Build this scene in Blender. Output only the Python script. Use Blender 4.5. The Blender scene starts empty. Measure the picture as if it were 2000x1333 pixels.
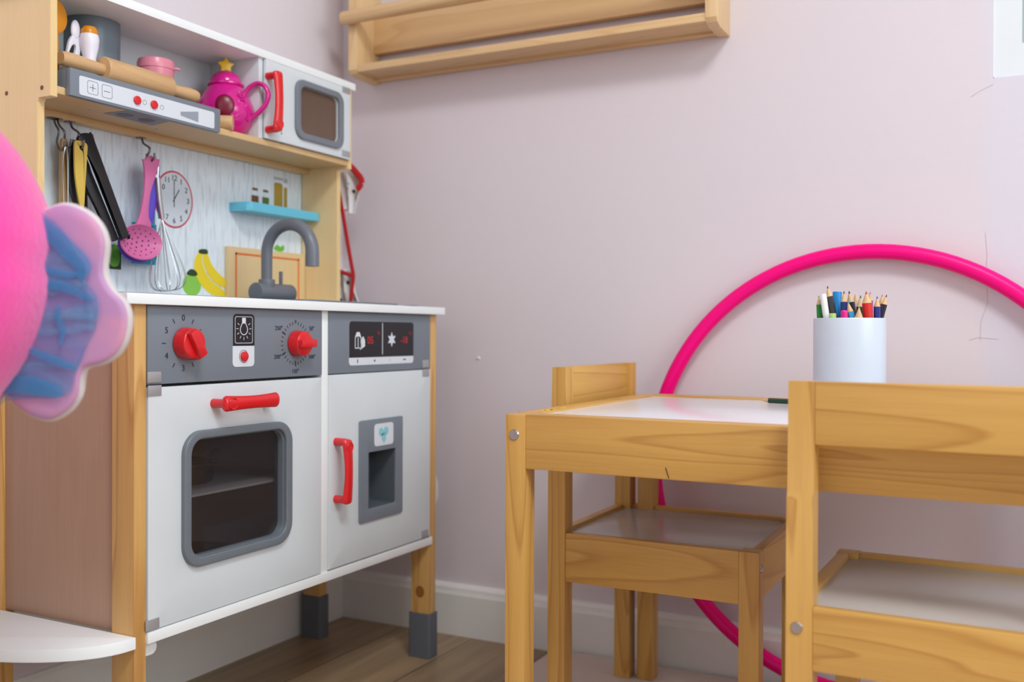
import bpy, bmesh, math, random
from mathutils import Vector, Matrix, Euler
random.seed(7)
S = bpy.context.scene
COL = S.collection
PI = math.pi

# ------------------------------------------------------------------ camera
cam_d = bpy.data.cameras.new('camera'); cam = bpy.data.objects.new('camera', cam_d); COL.objects.link(cam)
cam_d.sensor_width = 36.0; cam_d.lens = 34.614; cam_d.clip_start = 0.02; cam_d.clip_end = 50
CR = Vector((0.88723265, 0.46130628, 0.00383961)); CU = Vector((-0.00686864, 0.00488744, 0.99996447)); CF = Vector((-0.46127112, 0.8872275, -0.00750485))
CC = Vector((1.24544958, -1.6387993, 0.58))
m = Matrix((( CR.x, CU.x, -CF.x, CC.x), (CR.y, CU.y, -CF.y, CC.y), (CR.z, CU.z, -CF.z, CC.z), (0, 0, 0, 1)))
cam.matrix_world = m
cam_d.dof.use_dof = True; cam_d.dof.focus_distance = 1.28; cam_d.dof.aperture_fstop = 3.4
S.camera = cam

# ------------------------------------------------------------------ world, lights, exposure
S.view_settings.view_transform = 'Standard'; S.view_settings.look = 'None'
S.view_settings.gamma = 1.0; S.view_settings.use_curve_mapping = False
S.view_settings.exposure = -0.12
W = bpy.data.worlds.new('world'); S.world = W; W.use_nodes = True
W.node_tree.nodes['Background'].inputs[0].default_value = (0.80, 0.86, 0.90, 1)
W.node_tree.nodes['Background'].inputs[1].default_value = 0.8

def area(name, loc, target, sx, sy, power, col):
    d = bpy.data.lights.new(name, 'AREA'); d.shape = 'RECTANGLE'; d.size = sx; d.size_y = sy
    d.energy = power; d.color = col
    o = bpy.data.objects.new(name, d); COL.objects.link(o); o.location = loc
    o.rotation_euler = (Vector(target) - Vector(loc)).to_track_quat('-Z', 'Y').to_euler()
    return o
area('ceiling_lamp_light', (1.75, -1.62, 2.36), (1.6, -1.45, 0), 0.6, 0.6, 36, (0.94, 0.985, 1.0))
area('window_light_right', (3.07, -1.15, 1.55), (0.4, -0.75, 0.75), 1.5, 1.3, 31, (0.90, 0.97, 1.0))
area('fill_light_front', (0.9, -3.3, 1.5), (0.9, -0.5, 0.7), 1.6, 1.3, 6, (0.93, 0.98, 1.0))  # added fill from behind the camera; the front wall has no window

# ------------------------------------------------------------------ helpers
def lin(c):
    f = lambda v: (v / 12.92 if v <= 0.04045 else ((v + 0.055) / 1.055) ** 2.4)
    return tuple(f(v / 255.0) for v in c) + (1.0,)

class MB:
    """collects shapes; build() links them as ONE mesh object"""
    def __init__(s): s.bm = bmesh.new(); s.mi = 0
    def _add(s, t):
        me = bpy.data.meshes.new('t')
        for f in t.faces: f.material_index = s.mi
        t.to_mesh(me); t.free(); s.bm.from_mesh(me); bpy.data.meshes.remove(me)
    def box(s, x0, x1, y0, y1, z0, z1, b=0.0012, seg=2, M=None):
        t = bmesh.new(); bmesh.ops.create_cube(t, size=1)
        for v in t.verts: v.co = Vector(((x0 + x1) / 2 + v.co.x * (x1 - x0), (y0 + y1) / 2 + v.co.y * (y1 - y0), (z0 + z1) / 2 + v.co.z * (z1 - z0)))
        if b > 0:
            b = min(b, 0.45 * min(abs(x1 - x0), abs(y1 - y0), abs(z1 - z0)))
            bmesh.ops.bevel(t, geom=t.edges[:], offset=b, segments=seg, affect='EDGES', profile=0.6)
        if M: t.transform(M)
        s._add(t); return s
    def cyl(s, p0, p1, r0, r1=None, n=24, caps=True, b=0):
        r1 = r0 if r1 is None else r1; p0 = Vector(p0); p1 = Vector(p1); d = p1 - p0
        t = bmesh.new(); bmesh.ops.create_cone(t, cap_ends=caps, segments=n, radius1=max(r0, 1e-5), radius2=max(r1, 1e-5), depth=d.length)
        if b > 0:
            es = [e for e in t.edges if len(e.link_faces) == 2 and any(len(f.verts) > 4 for f in e.link_faces)]
            bmesh.ops.bevel(t, geom=es, offset=b, segments=3, affect='EDGES', profile=0.5)
        t.transform(Matrix.Translation((p0 + p1) / 2) @ d.to_track_quat('Z', 'Y').to_matrix().to_4x4()); s._add(t); return s
    def sphere(s, c, r, sc=(1, 1, 1), n=24, M=None):
        t = bmesh.new(); bmesh.ops.create_uvsphere(t, u_segments=n, v_segments=max(8, n // 2), radius=r)
        t.transform(Matrix.Diagonal((*sc, 1)));
        if M: t.transform(M)
        t.transform(Matrix.Translation(c)); s._add(t); return s
    def tube(s, pts, r, n=12, closed=False, flat=None, up=None):
        """r number or list; flat=(a,b) makes an elliptical section scale"""
        pts = [Vector(p) for p in pts]; N = len(pts); t = bmesh.new(); rings = []
        fl = flat or (1, 1)
        if closed: tans = [(pts[(i + 1) % N] - pts[i - 1]).normalized() for i in range(N)]
        else: tans = [(pts[min(i + 1, N - 1)] - pts[max(i - 1, 0)]).normalized() for i in range(N)]
        u = Vector(up) if up else Vector((0, 0, 1))
        if abs(u.dot(tans[0])) > 0.95 and not up: u = Vector((1, 0, 0))
        for i in range(N):
            tg = tans[i]; a = (u - tg * u.dot(tg)).normalized()
            if not up: u = a
            bb = tg.cross(a); rr = r[i] if isinstance(r, (list, tuple)) else r
            rings.append([t.verts.new(pts[i] + (a * math.cos(2 * PI * k / n) * fl[0] + bb * math.sin(2 * PI * k / n) * fl[1]) * rr) for k in range(n)])
        for i in range(N if closed else N - 1):
            A = rings[i]; B = rings[(i + 1) % N]
            for k in range(n): t.faces.new((A[k], A[(k + 1) % n], B[(k + 1) % n], B[k]))
        if not closed: t.faces.new(rings[0][::-1]); t.faces.new(rings[-1])
        bmesh.ops.recalc_face_normals(t, faces=t.faces[:]); s._add(t); return s
    def lathe(s, prof, c, n=40, axis=(0, 0, 1)):
        t = bmesh.new(); rings = []
        for r, z in prof:
            if r < 1e-5: rings.append([t.verts.new((0, 0, z))])
            else: rings.append([t.verts.new((r * math.cos(2 * PI * k / n), r * math.sin(2 * PI * k / n), z)) for k in range(n)])
        for A, B in zip(rings, rings[1:]):
            for k in range(n):
                a0, a1, b0, b1 = A[k % len(A)], A[(k + 1) % len(A)], B[k % len(B)], B[(k + 1) % len(B)]
                vs = []
                for v in (a0, a1, b1, b0):
                    if v not in vs: vs.append(v)
                if len(vs) > 2:
                    try: t.faces.new(vs)
                    except ValueError: pass
        bmesh.ops.recalc_face_normals(t, faces=t.faces[:])
        t.transform(Matrix.Translation(c) @ Vector(axis).to_track_quat('Z', 'Y').to_matrix().to_4x4()); s._add(t); return s
    def prism(s, pts, F, t0, t1, b=0.0, seg=2):
        """pts 2-D outline; F(u,v,w)->Vector maps plane+thickness"""
        t = bmesh.new(); A = [t.verts.new(F(u, v, t0)) for u, v in pts]; B = [t.verts.new(F(u, v, t1)) for u, v in pts]; n = len(pts)
        t.faces.new(A[::-1]); fb = t.faces.new(B)
        for k in range(n): t.faces.new((A[k], A[(k + 1) % n], B[(k + 1) % n], B[k]))
        bmesh.ops.recalc_face_normals(t, faces=t.faces[:])
        if b > 0: bmesh.ops.bevel(t, geom=[e for e in fb.edges], offset=b, segments=seg, affect='EDGES', profile=0.5)
        s._add(t); return s
    def ring(s, outer, inner, F, t0, t1, b=0.0):
        t = bmesh.new(); n = len(outer)
        O0 = [t.verts.new(F(u, v, t0)) for u, v in outer]; O1 = [t.verts.new(F(u, v, t1)) for u, v in outer]
        I0 = [t.verts.new(F(u, v, t0)) for u, v in inner]; I1 = [t.verts.new(F(u, v, t1)) for u, v in inner]
        for k in range(n):
            j = (k + 1) % n
            t.faces.new((O0[k], O0[j], O1[j], O1[k])); t.faces.new((I0[j], I0[k], I1[k], I1[j]))
            t.faces.new((O1[k], O1[j], I1[j], I1[k])); t.faces.new((O0[j], O0[k], I0[k], I0[j]))
        bmesh.ops.recalc_face_normals(t, faces=t.faces[:])
        if b > 0:
            S1 = set(O1); S2 = set(I1)
            es = [e for e in t.edges if (e.verts[0] in S1 and e.verts[1] in S1) or (e.verts[0] in S2 and e.verts[1] in S2)]
            bmesh.ops.bevel(t, geom=es, offset=b, segments=3, affect='EDGES', profile=0.5)
        s._add(t); return s
    def sheet(s, grid, th=0.0015):
        """grid[i][j] of Vectors, given thickness"""
        t = bmesh.new(); V = [[t.verts.new(p) for p in row] for row in grid]
        for i in range(len(V) - 1):
            for j in range(len(V[0]) - 1): t.faces.new((V[i][j], V[i][j + 1], V[i + 1][j + 1], V[i + 1][j]))
        bmesh.ops.recalc_face_normals(t, faces=t.faces[:]); bmesh.ops.solidify(t, geom=t.faces[:], thickness=th); s._add(t); return s
    def build(s, name, mats, parent=None, world=True, smooth=40):
        if not isinstance(mats, (list, tuple)): mats = [mats]
        if parent is not None and world:
            p = parent
            while p.parent: p = p.parent
            s.bm.transform((Matrix.Translation(p.location) @ p.rotation_euler.to_matrix().to_4x4()).inverted())
        me = bpy.data.meshes.new(name); s.bm.normal_update()
        if smooth:
            for f in s.bm.faces: f.smooth = True
            for e in s.bm.edges:
                if len(e.link_faces) == 2: e.smooth = e.calc_face_angle(0) < math.radians(smooth)
        s.bm.to_mesh(me); s.bm.free()
        for mm in mats: me.materials.append(mm)
        o = bpy.data.objects.new(name, me); COL.objects.link(o); o.parent = parent
        return o

def thing(name, label, cat, loc=(0, 0, 0), rz=0, group=None):
    o = bpy.data.objects.new(name, None); COL.objects.link(o); o.location = loc; o.rotation_euler = (0, 0, rz)
    o.empty_display_size = 0.02; o['label'] = label; o['category'] = cat
    if group: o['group'] = group
    return o
def tag(o, label, cat, group=None):
    o['label'] = label; o['category'] = cat
    if group: o['group'] = group
    return o
def struct(o): o['kind'] = 'structure'; return o
def lab(o, l): o['label'] = l; return o
def center(o):
    """put the origin of a lone mesh at the middle of its base"""
    vs = [v.co for v in o.data.vertices]
    c = Vector(((min(v.x for v in vs) + max(v.x for v in vs)) / 2, (min(v.y for v in vs) + max(v.y for v in vs)) / 2, min(v.z for v in vs)))
    for v in o.data.vertices: v.co -= c
    o.location = c; return o

FX = lambda u, v, w: Vector((w, u, v))       # outline in y,z, thickness along x
FY = lambda u, v, w: Vector((u, w, v))       # outline in x,z, thickness along y
FZ = lambda u, v, w: Vector((u, v, w))
def rr(u0, u1, v0, v1, r, n=6):
    pts = []
    for cx, cy, a in ((u1 - r, v1 - r, 0), (u0 + r, v1 - r, 90), (u0 + r, v0 + r, 180), (u1 - r, v0 + r, 270)):
        for k in range(n + 1):
            t = math.radians(a + 90 * k / n); pts.append((cx + r * math.cos(t), cy + r * math.sin(t)))
    return pts
def circ(u, v, r, n=32, ry=None): return [(u + r * math.cos(2 * PI * k / n), v + (ry or r) * math.sin(2 * PI * k / n)) for k in range(n)]
def smooth_pts(P, n=6, closed=False):
    P = [Vector(p) for p in P]; N = len(P); out = []
    rng = range(N) if closed else range(N - 1)
    for i in rng:
        g = (lambda k: P[k % N]) if closed else (lambda k: P[max(0, min(N - 1, k))])
        a, b, c, d = g(i - 1), g(i), g(i + 1), g(i + 2)
        for k in range(n):
            t = k / n
            out.append(0.5 * ((2 * b) + (c - a) * t + (2 * a - 5 * b + 4 * c - d) * t * t + (3 * b - a - 3 * c + d) * t ** 3))
    if not closed: out.append(P[-1])
    return out
def sm2(P, n=6, closed=True): return [(v.x, v.y) for v in smooth_pts([(p[0], p[1], 0) for p in P], n, closed)]

def text_bm(mb, s, size, M, ext=0.0003, bold=0.0):
    cu = bpy.data.curves.new('tx', 'FONT'); cu.body = s; cu.size = size; cu.extrude = ext; cu.align_x = 'CENTER'; cu.align_y = 'CENTER'; cu.resolution_u = 3; cu.offset = bold
    o = bpy.data.objects.new('tx', cu); COL.objects.link(o)
    dg = bpy.context.evaluated_depsgraph_get(); me = bpy.data.meshes.new_from_object(o.evaluated_get(dg))
    t = bmesh.new(); t.from_mesh(me); t.transform(M); mb._add(t)
    bpy.data.objects.remove(o); bpy.data.curves.remove(cu); bpy.data.meshes.remove(me)
def MX(x, y, z, rot=0):
    """text/graphics facing +x"""
    return Matrix.Translation((x, y, z)) @ Matrix(((0, 0, 1, 0), (1, 0, 0, 0), (0, 1, 0, 0), (0, 0, 0, 1))) @ Matrix.Rotation(rot, 4, 'Z')

# ------------------------------------------------------------------ materials
def base_mat(name):
    m = bpy.data.materials.new(name); m.use_nodes = True; return m, m.node_tree.nodes, m.node_tree.links, m.node_tree.nodes['Principled BSDF']
def plain(name, c, rough=0.5, metal=0.0, spec=0.5, bump=0.0, bscale=300, coat=0, sheen=0, sss=0):
    m, N, L, B = base_mat(name)
    B.inputs['Roughness'].default_value = rough; B.inputs['Metallic'].default_value = metal; B.inputs['Specular IOR Level'].default_value = spec
    B.inputs['Coat Weight'].default_value = coat; B.inputs['Sheen Weight'].default_value = sheen
    tc = N.new('ShaderNodeTexCoord'); no = N.new('ShaderNodeTexNoise'); no.inputs['Scale'].default_value = 14; no.inputs['Detail'].default_value = 3
    L.new(tc.outputs['Object'], no.inputs['Vector'])
    mx = N.new('ShaderNodeMix'); mx.data_type = 'RGBA'; c = lin(c)
    mx.inputs[6].default_value = tuple(v * 0.96 for v in c[:3]) + (1,); mx.inputs[7].default_value = tuple(min(1, v * 1.04) for v in c[:3]) + (1,)
    L.new(no.outputs['Fac'], mx.inputs[0]); L.new(mx.outputs[2], B.inputs['Base Color'])
    if bump:
        n2 = N.new('ShaderNodeTexNoise'); n2.inputs['Scale'].default_value = bscale; n2.inputs['Detail'].default_value = 4
        L.new(tc.outputs['Object'], n2.inputs['Vector'])
        bp = N.new('ShaderNodeBump'); bp.inputs['Strength'].default_value = bump; bp.inputs['Distance'].default_value = 0.001
        L.new(n2.outputs['Fac'], bp.inputs['Height']); L.new(bp.outputs[0], B.inputs['Normal'])
    return m
def wood(name, light, dark, axis='z', freq=26, bands=9, contrast=0.5, rough=0.42, stretch=0.09, coat=0.15, streak=0.35):
    m, N, L, B = base_mat(name)
    B.inputs['Roughness'].default_value = rough; B.inputs['Coat Weight'].default_value = coat; B.inputs['Coat Roughness'].default_value = 0.3
    tc = N.new('ShaderNodeTexCoord'); oi = N.new('ShaderNodeObjectInfo')
    off = N.new('ShaderNodeVectorMath'); off.operation = 'SCALE'; cmb = N.new('ShaderNodeCombineXYZ')
    for i in range(3): L.new(oi.outputs['Random'], cmb.inputs[i])
    L.new(cmb.outputs[0], off.inputs[0]); off.inputs['Scale'].default_value = 7.0
    ad = N.new('ShaderNodeVectorMath'); ad.operation = 'ADD'; L.new(tc.outputs['Object'], ad.inputs[0]); L.new(off.outputs[0], ad.inputs[1])
    mp = N.new('ShaderNodeMapping'); L.new(ad.outputs[0], mp.inputs['Vector'])
    sc = [freq] * 3; sc['xyz'.index(axis)] = freq * stretch; mp.inputs['Scale'].default_value = sc
    n1 = N.new('ShaderNodeTexNoise'); n1.inputs['Scale'].default_value = 0.55; n1.inputs['Detail'].default_value = 1.5; n1.inputs['Distortion'].default_value = 0.3; L.new(mp.outputs[0], n1.inputs['Vector'])
    mu = N.new('ShaderNodeMath'); mu.operation = 'MULTIPLY'; mu.inputs[1].default_value = bands; L.new(n1.outputs['Fac'], mu.inputs[0])
    fr = N.new('ShaderNodeMath'); fr.operation = 'FRACT'; L.new(mu.outputs[0], fr.inputs[0])
    cr = N.new('ShaderNodeValToRGB'); L.new(fr.outputs[0], cr.inputs[0])
    e = cr.color_ramp.elements; e[0].position = 0.0; e[0].color = (0, 0, 0, 1); e[1].position = 1.0; e[1].color = (0, 0, 0, 1)
    x = e.new(0.72); x.color = (0.35, 0.35, 0.35, 1); x = e.new(0.9); x.color = (1, 1, 1, 1)
    mp2 = N.new('ShaderNodeMapping'); L.new(ad.outputs[0], mp2.inputs['Vector']); s2 = [freq * 14] * 3; s2['xyz'.index(axis)] = freq * 0.5; mp2.inputs['Scale'].default_value = s2
    n2 = N.new('ShaderNodeTexNoise'); n2.inputs['Scale'].default_value = 1; n2.inputs['Detail'].default_value = 3; L.new(mp2.outputs[0], n2.inputs['Vector'])
    a1 = N.new('ShaderNodeMath'); a1.operation = 'MULTIPLY'; a1.inputs[1].default_value = contrast; L.new(cr.outputs[0], a1.inputs[0])
    a2 = N.new('ShaderNodeMath'); a2.operation = 'MULTIPLY_ADD'; a2.inputs[1].default_value = streak; L.new(n2.outputs['Fac'], a2.inputs[0]); L.new(a1.outputs[0], a2.inputs[2])
    mx = N.new('ShaderNodeMix'); mx.data_type = 'RGBA'; mx.clamp_factor = True
    mx.inputs[6].default_value = lin(light); mx.inputs[7].default_value = lin(dark)
    L.new(a2.outputs[0], mx.inputs[0]); L.new(mx.outputs[2], B.inputs['Base Color'])
    bp = N.new('ShaderNodeBump'); bp.inputs['Strength'].default_value = 0.06; bp.inputs['Distance'].default_value = 0.001
    L.new(n2.outputs['Fac'], bp.inputs['Height']); L.new(bp.outputs[0], B.inputs['Normal'])
    return m
def glassy(name, tint, body=None, fac=0.0, rough=0.03):
    m = bpy.data.materials.new(name); m.use_nodes = True; N = m.node_tree.nodes; L = m.node_tree.links; N.remove(N['Principled BSDF'])
    o = N['Material Output']; t = N.new('ShaderNodeBsdfTransparent'); t.inputs[0].default_value = lin(tint)
    g = N.new('ShaderNodeBsdfGlossy'); g.inputs['Roughness'].default_value = rough
    fz = N.new('ShaderNodeValue'); fz.outputs[0].default_value = 0.05
    mx = N.new('ShaderNodeMixShader'); L.new(fz.outputs[0], mx.inputs[0]); src = t.outputs[0]
    if body:
        df = N.new('ShaderNodeBsdfDiffuse'); df.inputs[0].default_value = lin(body); m0 = N.new('ShaderNodeMixShader'); m0.inputs[0].default_value = fac; L.new(t.outputs[0], m0.inputs[1]); L.new(df.outputs[0], m0.inputs[2]); src = m0.outputs[0]
    L.new(src, mx.inputs[1]); L.new(g.outputs[0], mx.inputs[2]); L.new(mx.outputs[0], o.inputs[0])
    return m

PL, PD = (220, 174, 92), (174, 116, 44)          # golden pine of table and chairs
pineX, pineY, pineZ = [wood('golden_pine_' + a, PL, PD, a, contrast=0.5) for a in 'xyz']
rackX, rackZ = wood('pale_pine_x', (226, 192, 142), (196, 146, 92), 'x', contrast=0.35), wood('pale_pine_z', (228, 196, 148), (198, 150, 98), 'z', contrast=0.3)
legZ = wood('kitchen_leg_pine', (226, 182, 112), (180, 122, 58), 'z', contrast=0.55)
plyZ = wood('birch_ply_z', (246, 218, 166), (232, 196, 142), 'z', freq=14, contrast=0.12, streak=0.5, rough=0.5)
shadedply = wood('shaded_side_ply', (188, 152, 128), (168, 130, 106), 'z', freq=14, contrast=0.12, streak=0.5, rough=0.5)  # pinkish-brown side board, darkened further to put its shade into the colour
plyY = wood('birch_ply_y', (224, 190, 138), (204, 164, 110), 'y', freq=14, contrast=0.12, streak=0.5, rough=0.5)
plyedge = wood('ply_edge', (242, 214, 156), (214, 176, 112), 'z', freq=60, contrast=0.3)
pinwood = wood('beech_wood', (222, 182, 132), (186, 138, 90), 'y', freq=40, contrast=0.2)
woodZ = wood('spoon_wood', (206, 166, 112), (170, 124, 76), 'z', freq=40, contrast=0.2)
boardwood = wood('board_wood', (234, 208, 158), (214, 180, 126), 'z', freq=20, contrast=0.12)
white = plain('white_laminate', (217, 224, 228), 0.35)
whitetop = plain('white_worktop', (244, 248, 249), 0.4)
gloss_white = plain('white_board_gloss', (232, 232, 236), 0.2)
seatwhite = plain('seat_board', (196, 188, 182), 0.18)
grey = plain('grey_panel', (122, 131, 142), 0.4)
darkgrey = plain('dark_grey_plastic', (84, 88, 95), 0.5)
faucetgrey = plain('grey_plastic', (112, 117, 126), 0.35)
chimneygrey = plain('grey_tube', (116, 130, 142), 0.32)
sockgrey = plain('grey_rubber', (92, 96, 104), 0.55)
red = plain('red_plastic', (222, 26, 34), 0.3, coat=0.3)
black = plain('black_print', (24, 24, 30), 0.35)
blacknylon = plain('black_nylon', (30, 30, 34), 0.4)
ink = plain('dark_ink', (40, 44, 56), 0.5)
paper = plain('sticker_white', (222, 228, 236), 0.35)
silver = plain('steel', (190, 190, 192), 0.25, metal=1.0)
hookmetal = plain('grey_hook_metal', (120, 120, 126), 0.35, metal=0.8)
platem = plain('hinge_steel', (176, 176, 180), 0.3, metal=0.35)
hotpink = plain('hot_pink_plastic', (255, 0, 130), 0.35, spec=0.2)
teapink = plain('magenta_plastic', (214, 14, 140), 0.22, coat=0.4, bump=0.15, bscale=160)
palepink = plain('pale_pink_plastic', (226, 138, 158), 0.3)
skimpink = plain('rose_pink_plastic', (216, 112, 166), 0.35)
purple = plain('purple_plastic', (98, 76, 200), 0.35)
teal = plain('teal_plastic', (30, 158, 190), 0.35)
yellow = plain('yellow_plastic', (240, 196, 20), 0.35)
mustard = plain('mustard_plastic', (222, 190, 84), 0.4)
amber = plain('amber_plastic', (214, 138, 10), 0.35)
lilacwhite = plain('lilac_white_plastic', (236, 234, 246), 0.3)
skyblue = plain('turquoise_paint', (104, 196, 222), 0.4)
cupwhite = plain('white_ceramic', (206, 214, 226), 0.3)
orange = plain('orange_line', (232, 120, 50), 0.5)
ledred = plain('display_red', (210, 40, 48), 0.4)
iceblue = plain('ice_blue_print', (140, 206, 216), 0.5)
leaf = plain('leaf_green_print', (112, 190, 60), 0.5)
darkleaf = plain('dark_green_print', (40, 70, 34), 0.5)
applegreen = plain('apple_green_print', (142, 206, 84), 0.45)
banana = plain('banana_yellow_print', (244, 218, 44), 0.45)
brownprint = plain('brown_print', (120, 78, 40), 0.5)
clockface = plain('clock_face', (214, 222, 232), 0.5)
baseboard = plain('white_baseboard_paint', (238, 236, 234), 0.45)
winwhite = plain('white_window_paint', (226, 231, 235), 0.4)
ceil_m = plain('ceiling_paint', (240, 238, 236), 0.8)
fabricred = plain('red_bias_tape', (196, 14, 28), 0.8, sheen=0.3)
pinkplush = plain('hot_pink_plush', (248, 52, 164), 0.85, sheen=0.6, bump=0.9, bscale=150)
trimplush = plain('white_plush_trim', (214, 204, 204), 0.9, sheen=0.5, bump=0.6, bscale=380)
darkpan = plain('dark_pan', (70, 66, 66), 0.3, metal=0.7)

def wallmat(name, c, lilac=False):
    m, N, L, B = base_mat(name); B.inputs['Roughness'].default_value = 0.6; B.inputs['Specular IOR Level'].default_value = 0.3
    tc = N.new('ShaderNodeTexCoord'); n = N.new('ShaderNodeTexNoise'); n.inputs['Scale'].default_value = 2.2; n.inputs['Detail'].default_value = 4
    L.new(tc.outputs['Object'], n.inputs['Vector']); mx = N.new('ShaderNodeMix'); mx.data_type = 'RGBA'
    mx.inputs[6].default_value = lin(c); mx.inputs[7].default_value = lin((c[0] - 5, c[1] - 6, c[2] - 3)); L.new(n.outputs['Fac'], mx.inputs[0])
    out = mx.outputs[2]
    if lilac:   # repaired strip of paler lilac paint right of a wavering seam
        sp = N.new('ShaderNodeSeparateXYZ'); L.new(tc.outputs['Object'], sp.inputs[0])
        n3 = N.new('ShaderNodeTexNoise'); n3.inputs['Scale'].default_value = 9; L.new(tc.outputs['Object'], n3.inputs['Vector'])
        ma = N.new('ShaderNodeMath'); ma.operation = 'MULTIPLY_ADD'; ma.inputs[1].default_value = 0.05; L.new(n3.outputs['Fac'], ma.inputs[0]); L.new(sp.outputs['X'], ma.inputs[2])
        mr = N.new('ShaderNodeMapRange'); mr.inputs['From Min'].default_value = 1.205; mr.inputs['From Max'].default_value = 1.23; L.new(ma.outputs[0], mr.inputs['Value'])
        m2 = N.new('ShaderNodeMix'); m2.data_type = 'RGBA'; L.new(mr.outputs[0], m2.inputs[0]); L.new(out, m2.inputs[6]); m2.inputs[7].default_value = lin((219, 213, 224)); out = m2.outputs[2]
    L.new(out, B.inputs['Base Color'])
    n2 = N.new('ShaderNodeTexNoise'); n2.inputs['Scale'].default_value = 90; n2.inputs['Detail'].default_value = 5; L.new(tc.outputs['Object'], n2.inputs['Vector'])
    bp = N.new('ShaderNodeBump'); bp.inputs['Strength'].default_value = 0.12; bp.inputs['Distance'].default_value = 0.002; L.new(n2.outputs['Fac'], bp.inputs['Height']); L.new(bp.outputs[0], B.inputs['Normal'])
    return m
WC = (225, 215, 219)
white_wall = wallmat('off_white_wall', (232, 232, 232))
wall_m = wallmat('pink_wall', WC); wallb_m = wallmat('pink_wall_back', WC, True)

def floormat():
    m, N, L, B = base_mat('oak_laminate'); B.inputs['Roughness'].default_value = 0.38
    tc = N.new('ShaderNodeTexCoord'); mp = N.new('ShaderNodeMapping'); L.new(tc.outputs['Object'], mp.inputs[0])
    mp.inputs['Rotation'].default_value = (0, 0, PI / 2)
    br = N.new('ShaderNodeTexBrick'); L.new(mp.outputs[0], br.inputs['Vector'])
    br.inputs['Scale'].default_value = 1; br.inputs['Brick Width'].default_value = 1.2; br.inputs['Row Height'].default_value = 0.16; br.inputs['Mortar Size'].default_value = 0.0012; br.inputs['Bias'].default_value = 0
    br.inputs['Color1'].default_value = lin((164, 138, 106)); br.inputs['Color2'].default_value = lin((148, 124, 94)); br.inputs['Mortar'].default_value = lin((70, 54, 44))
    m2 = N.new('ShaderNodeMapping'); L.new(tc.outputs['Object'], m2.inputs[0]); m2.inputs['Scale'].default_value = (38, 2.2, 1)
    n = N.new('ShaderNodeTexNoise'); n.inputs['Scale'].default_value = 1; n.inputs['Detail'].default_value = 5; n.inputs['Distortion'].default_value = 0.8; L.new(m2.outputs[0], n.inputs[0])
    mr = N.new('ShaderNodeMapRange'); mr.inputs['From Min'].default_value = 0.3; mr.inputs['From Max'].default_value = 0.7; mr.inputs['To Min'].default_value = 0.72; mr.inputs['To Max'].default_value = 1.12; L.new(n.outputs['Fac'], mr.inputs[0])
    vm = N.new('ShaderNodeVectorMath'); vm.operation = 'SCALE'; L.new(br.outputs['Color'], vm.inputs[0]); L.new(mr.outputs[0], vm.inputs['Scale']); L.new(vm.outputs[0], B.inputs['Base Color'])
    return m
floor_m = floormat()

def splashmat():
    m, N, L, B = base_mat('pale_whitewashed_boards_print'); B.inputs['Roughness'].default_value = 0.5
    tc = N.new('ShaderNodeTexCoord'); mp = N.new('ShaderNodeMapping'); L.new(tc.outputs['Object'], mp.inputs[0]); mp.inputs['Scale'].default_value = (1, 190, 22)
    n = N.new('ShaderNodeTexNoise'); n.inputs['Scale'].default_value = 1; n.inputs['Detail'].default_value = 5; L.new(mp.outputs[0], n.inputs[0])
    cr = N.new('ShaderNodeValToRGB'); e = cr.color_ramp.elements; e[0].position = 0.28; e[0].color = lin((202, 212, 220)); e[1].position = 0.50; e[1].color = lin((232, 243, 252)); L.new(n.outputs['Fac'], cr.inputs[0])
    L.new(cr.outputs[0], B.inputs['Base Color']); return m
splash_m = splashmat()

def rugmat():
    m = plain('blush_rug', (214, 190, 176), 0.95, bump=0.8, bscale=260, sheen=0.3); return m
rug_m = rugmat()
def dotmat():
    m, N, L, B = base_mat('dotted_cotton'); B.inputs['Roughness'].default_value = 0.85
    tc = N.new('ShaderNodeTexCoord'); v = N.new('ShaderNodeTexVoronoi'); v.inputs['Scale'].default_value = 62; v.inputs['Randomness'].default_value = 0.75; L.new(tc.outputs['Object'], v.inputs['Vector'])
    th = N.new('ShaderNodeMath'); th.operation = 'LESS_THAN'; th.inputs[1].default_value = 0.24; L.new(v.outputs['Distance'], th.inputs[0])
    cr = N.new('ShaderNodeValToRGB'); cr.color_ramp.interpolation = 'CONSTANT'; e = cr.color_ramp.elements; e[0].color = lin((60, 62, 70)); e[1].position = 0.35; e[1].color = lin((206, 50, 70)); x = e.new(0.65); x.color = lin((130, 200, 200))
    sp = N.new('ShaderNodeSeparateColor'); L.new(v.outputs['Color'], sp.inputs[0]); L.new(sp.outputs[0], cr.inputs[0])
    mx = N.new('ShaderNodeMix'); mx.data_type = 'RGBA'; mx.inputs[6].default_value = lin((232, 230, 232)); L.new(th.outputs[0], mx.inputs[0]); L.new(cr.outputs[0], mx.inputs[7]); L.new(mx.outputs[2], B.inputs['Base Color'])
    return m
dot_m = dotmat()
def shimmer():
    m, N, L, B = base_mat('iridescent_pink_fabric'); B.inputs['Roughness'].default_value = 0.55; B.inputs['Sheen Weight'].default_value = 0.4
    tc = N.new('ShaderNodeTexCoord'); n = N.new('ShaderNodeTexNoise'); n.inputs['Scale'].default_value = 11; n.inputs['Detail'].default_value = 3; L.new(tc.outputs['Object'], n.inputs[0])
    cr = N.new('ShaderNodeValToRGB'); e = cr.color_ramp.elements; e[0].position = 0.38; e[0].color = lin((186, 140, 186)); e[1].position = 0.62; e[1].color = lin((222, 150, 170)); L.new(n.outputs['Fac'], cr.inputs[0]); L.new(cr.outputs[0], B.inputs['Base Color']); return m
shim_m = shimmer()
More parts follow.
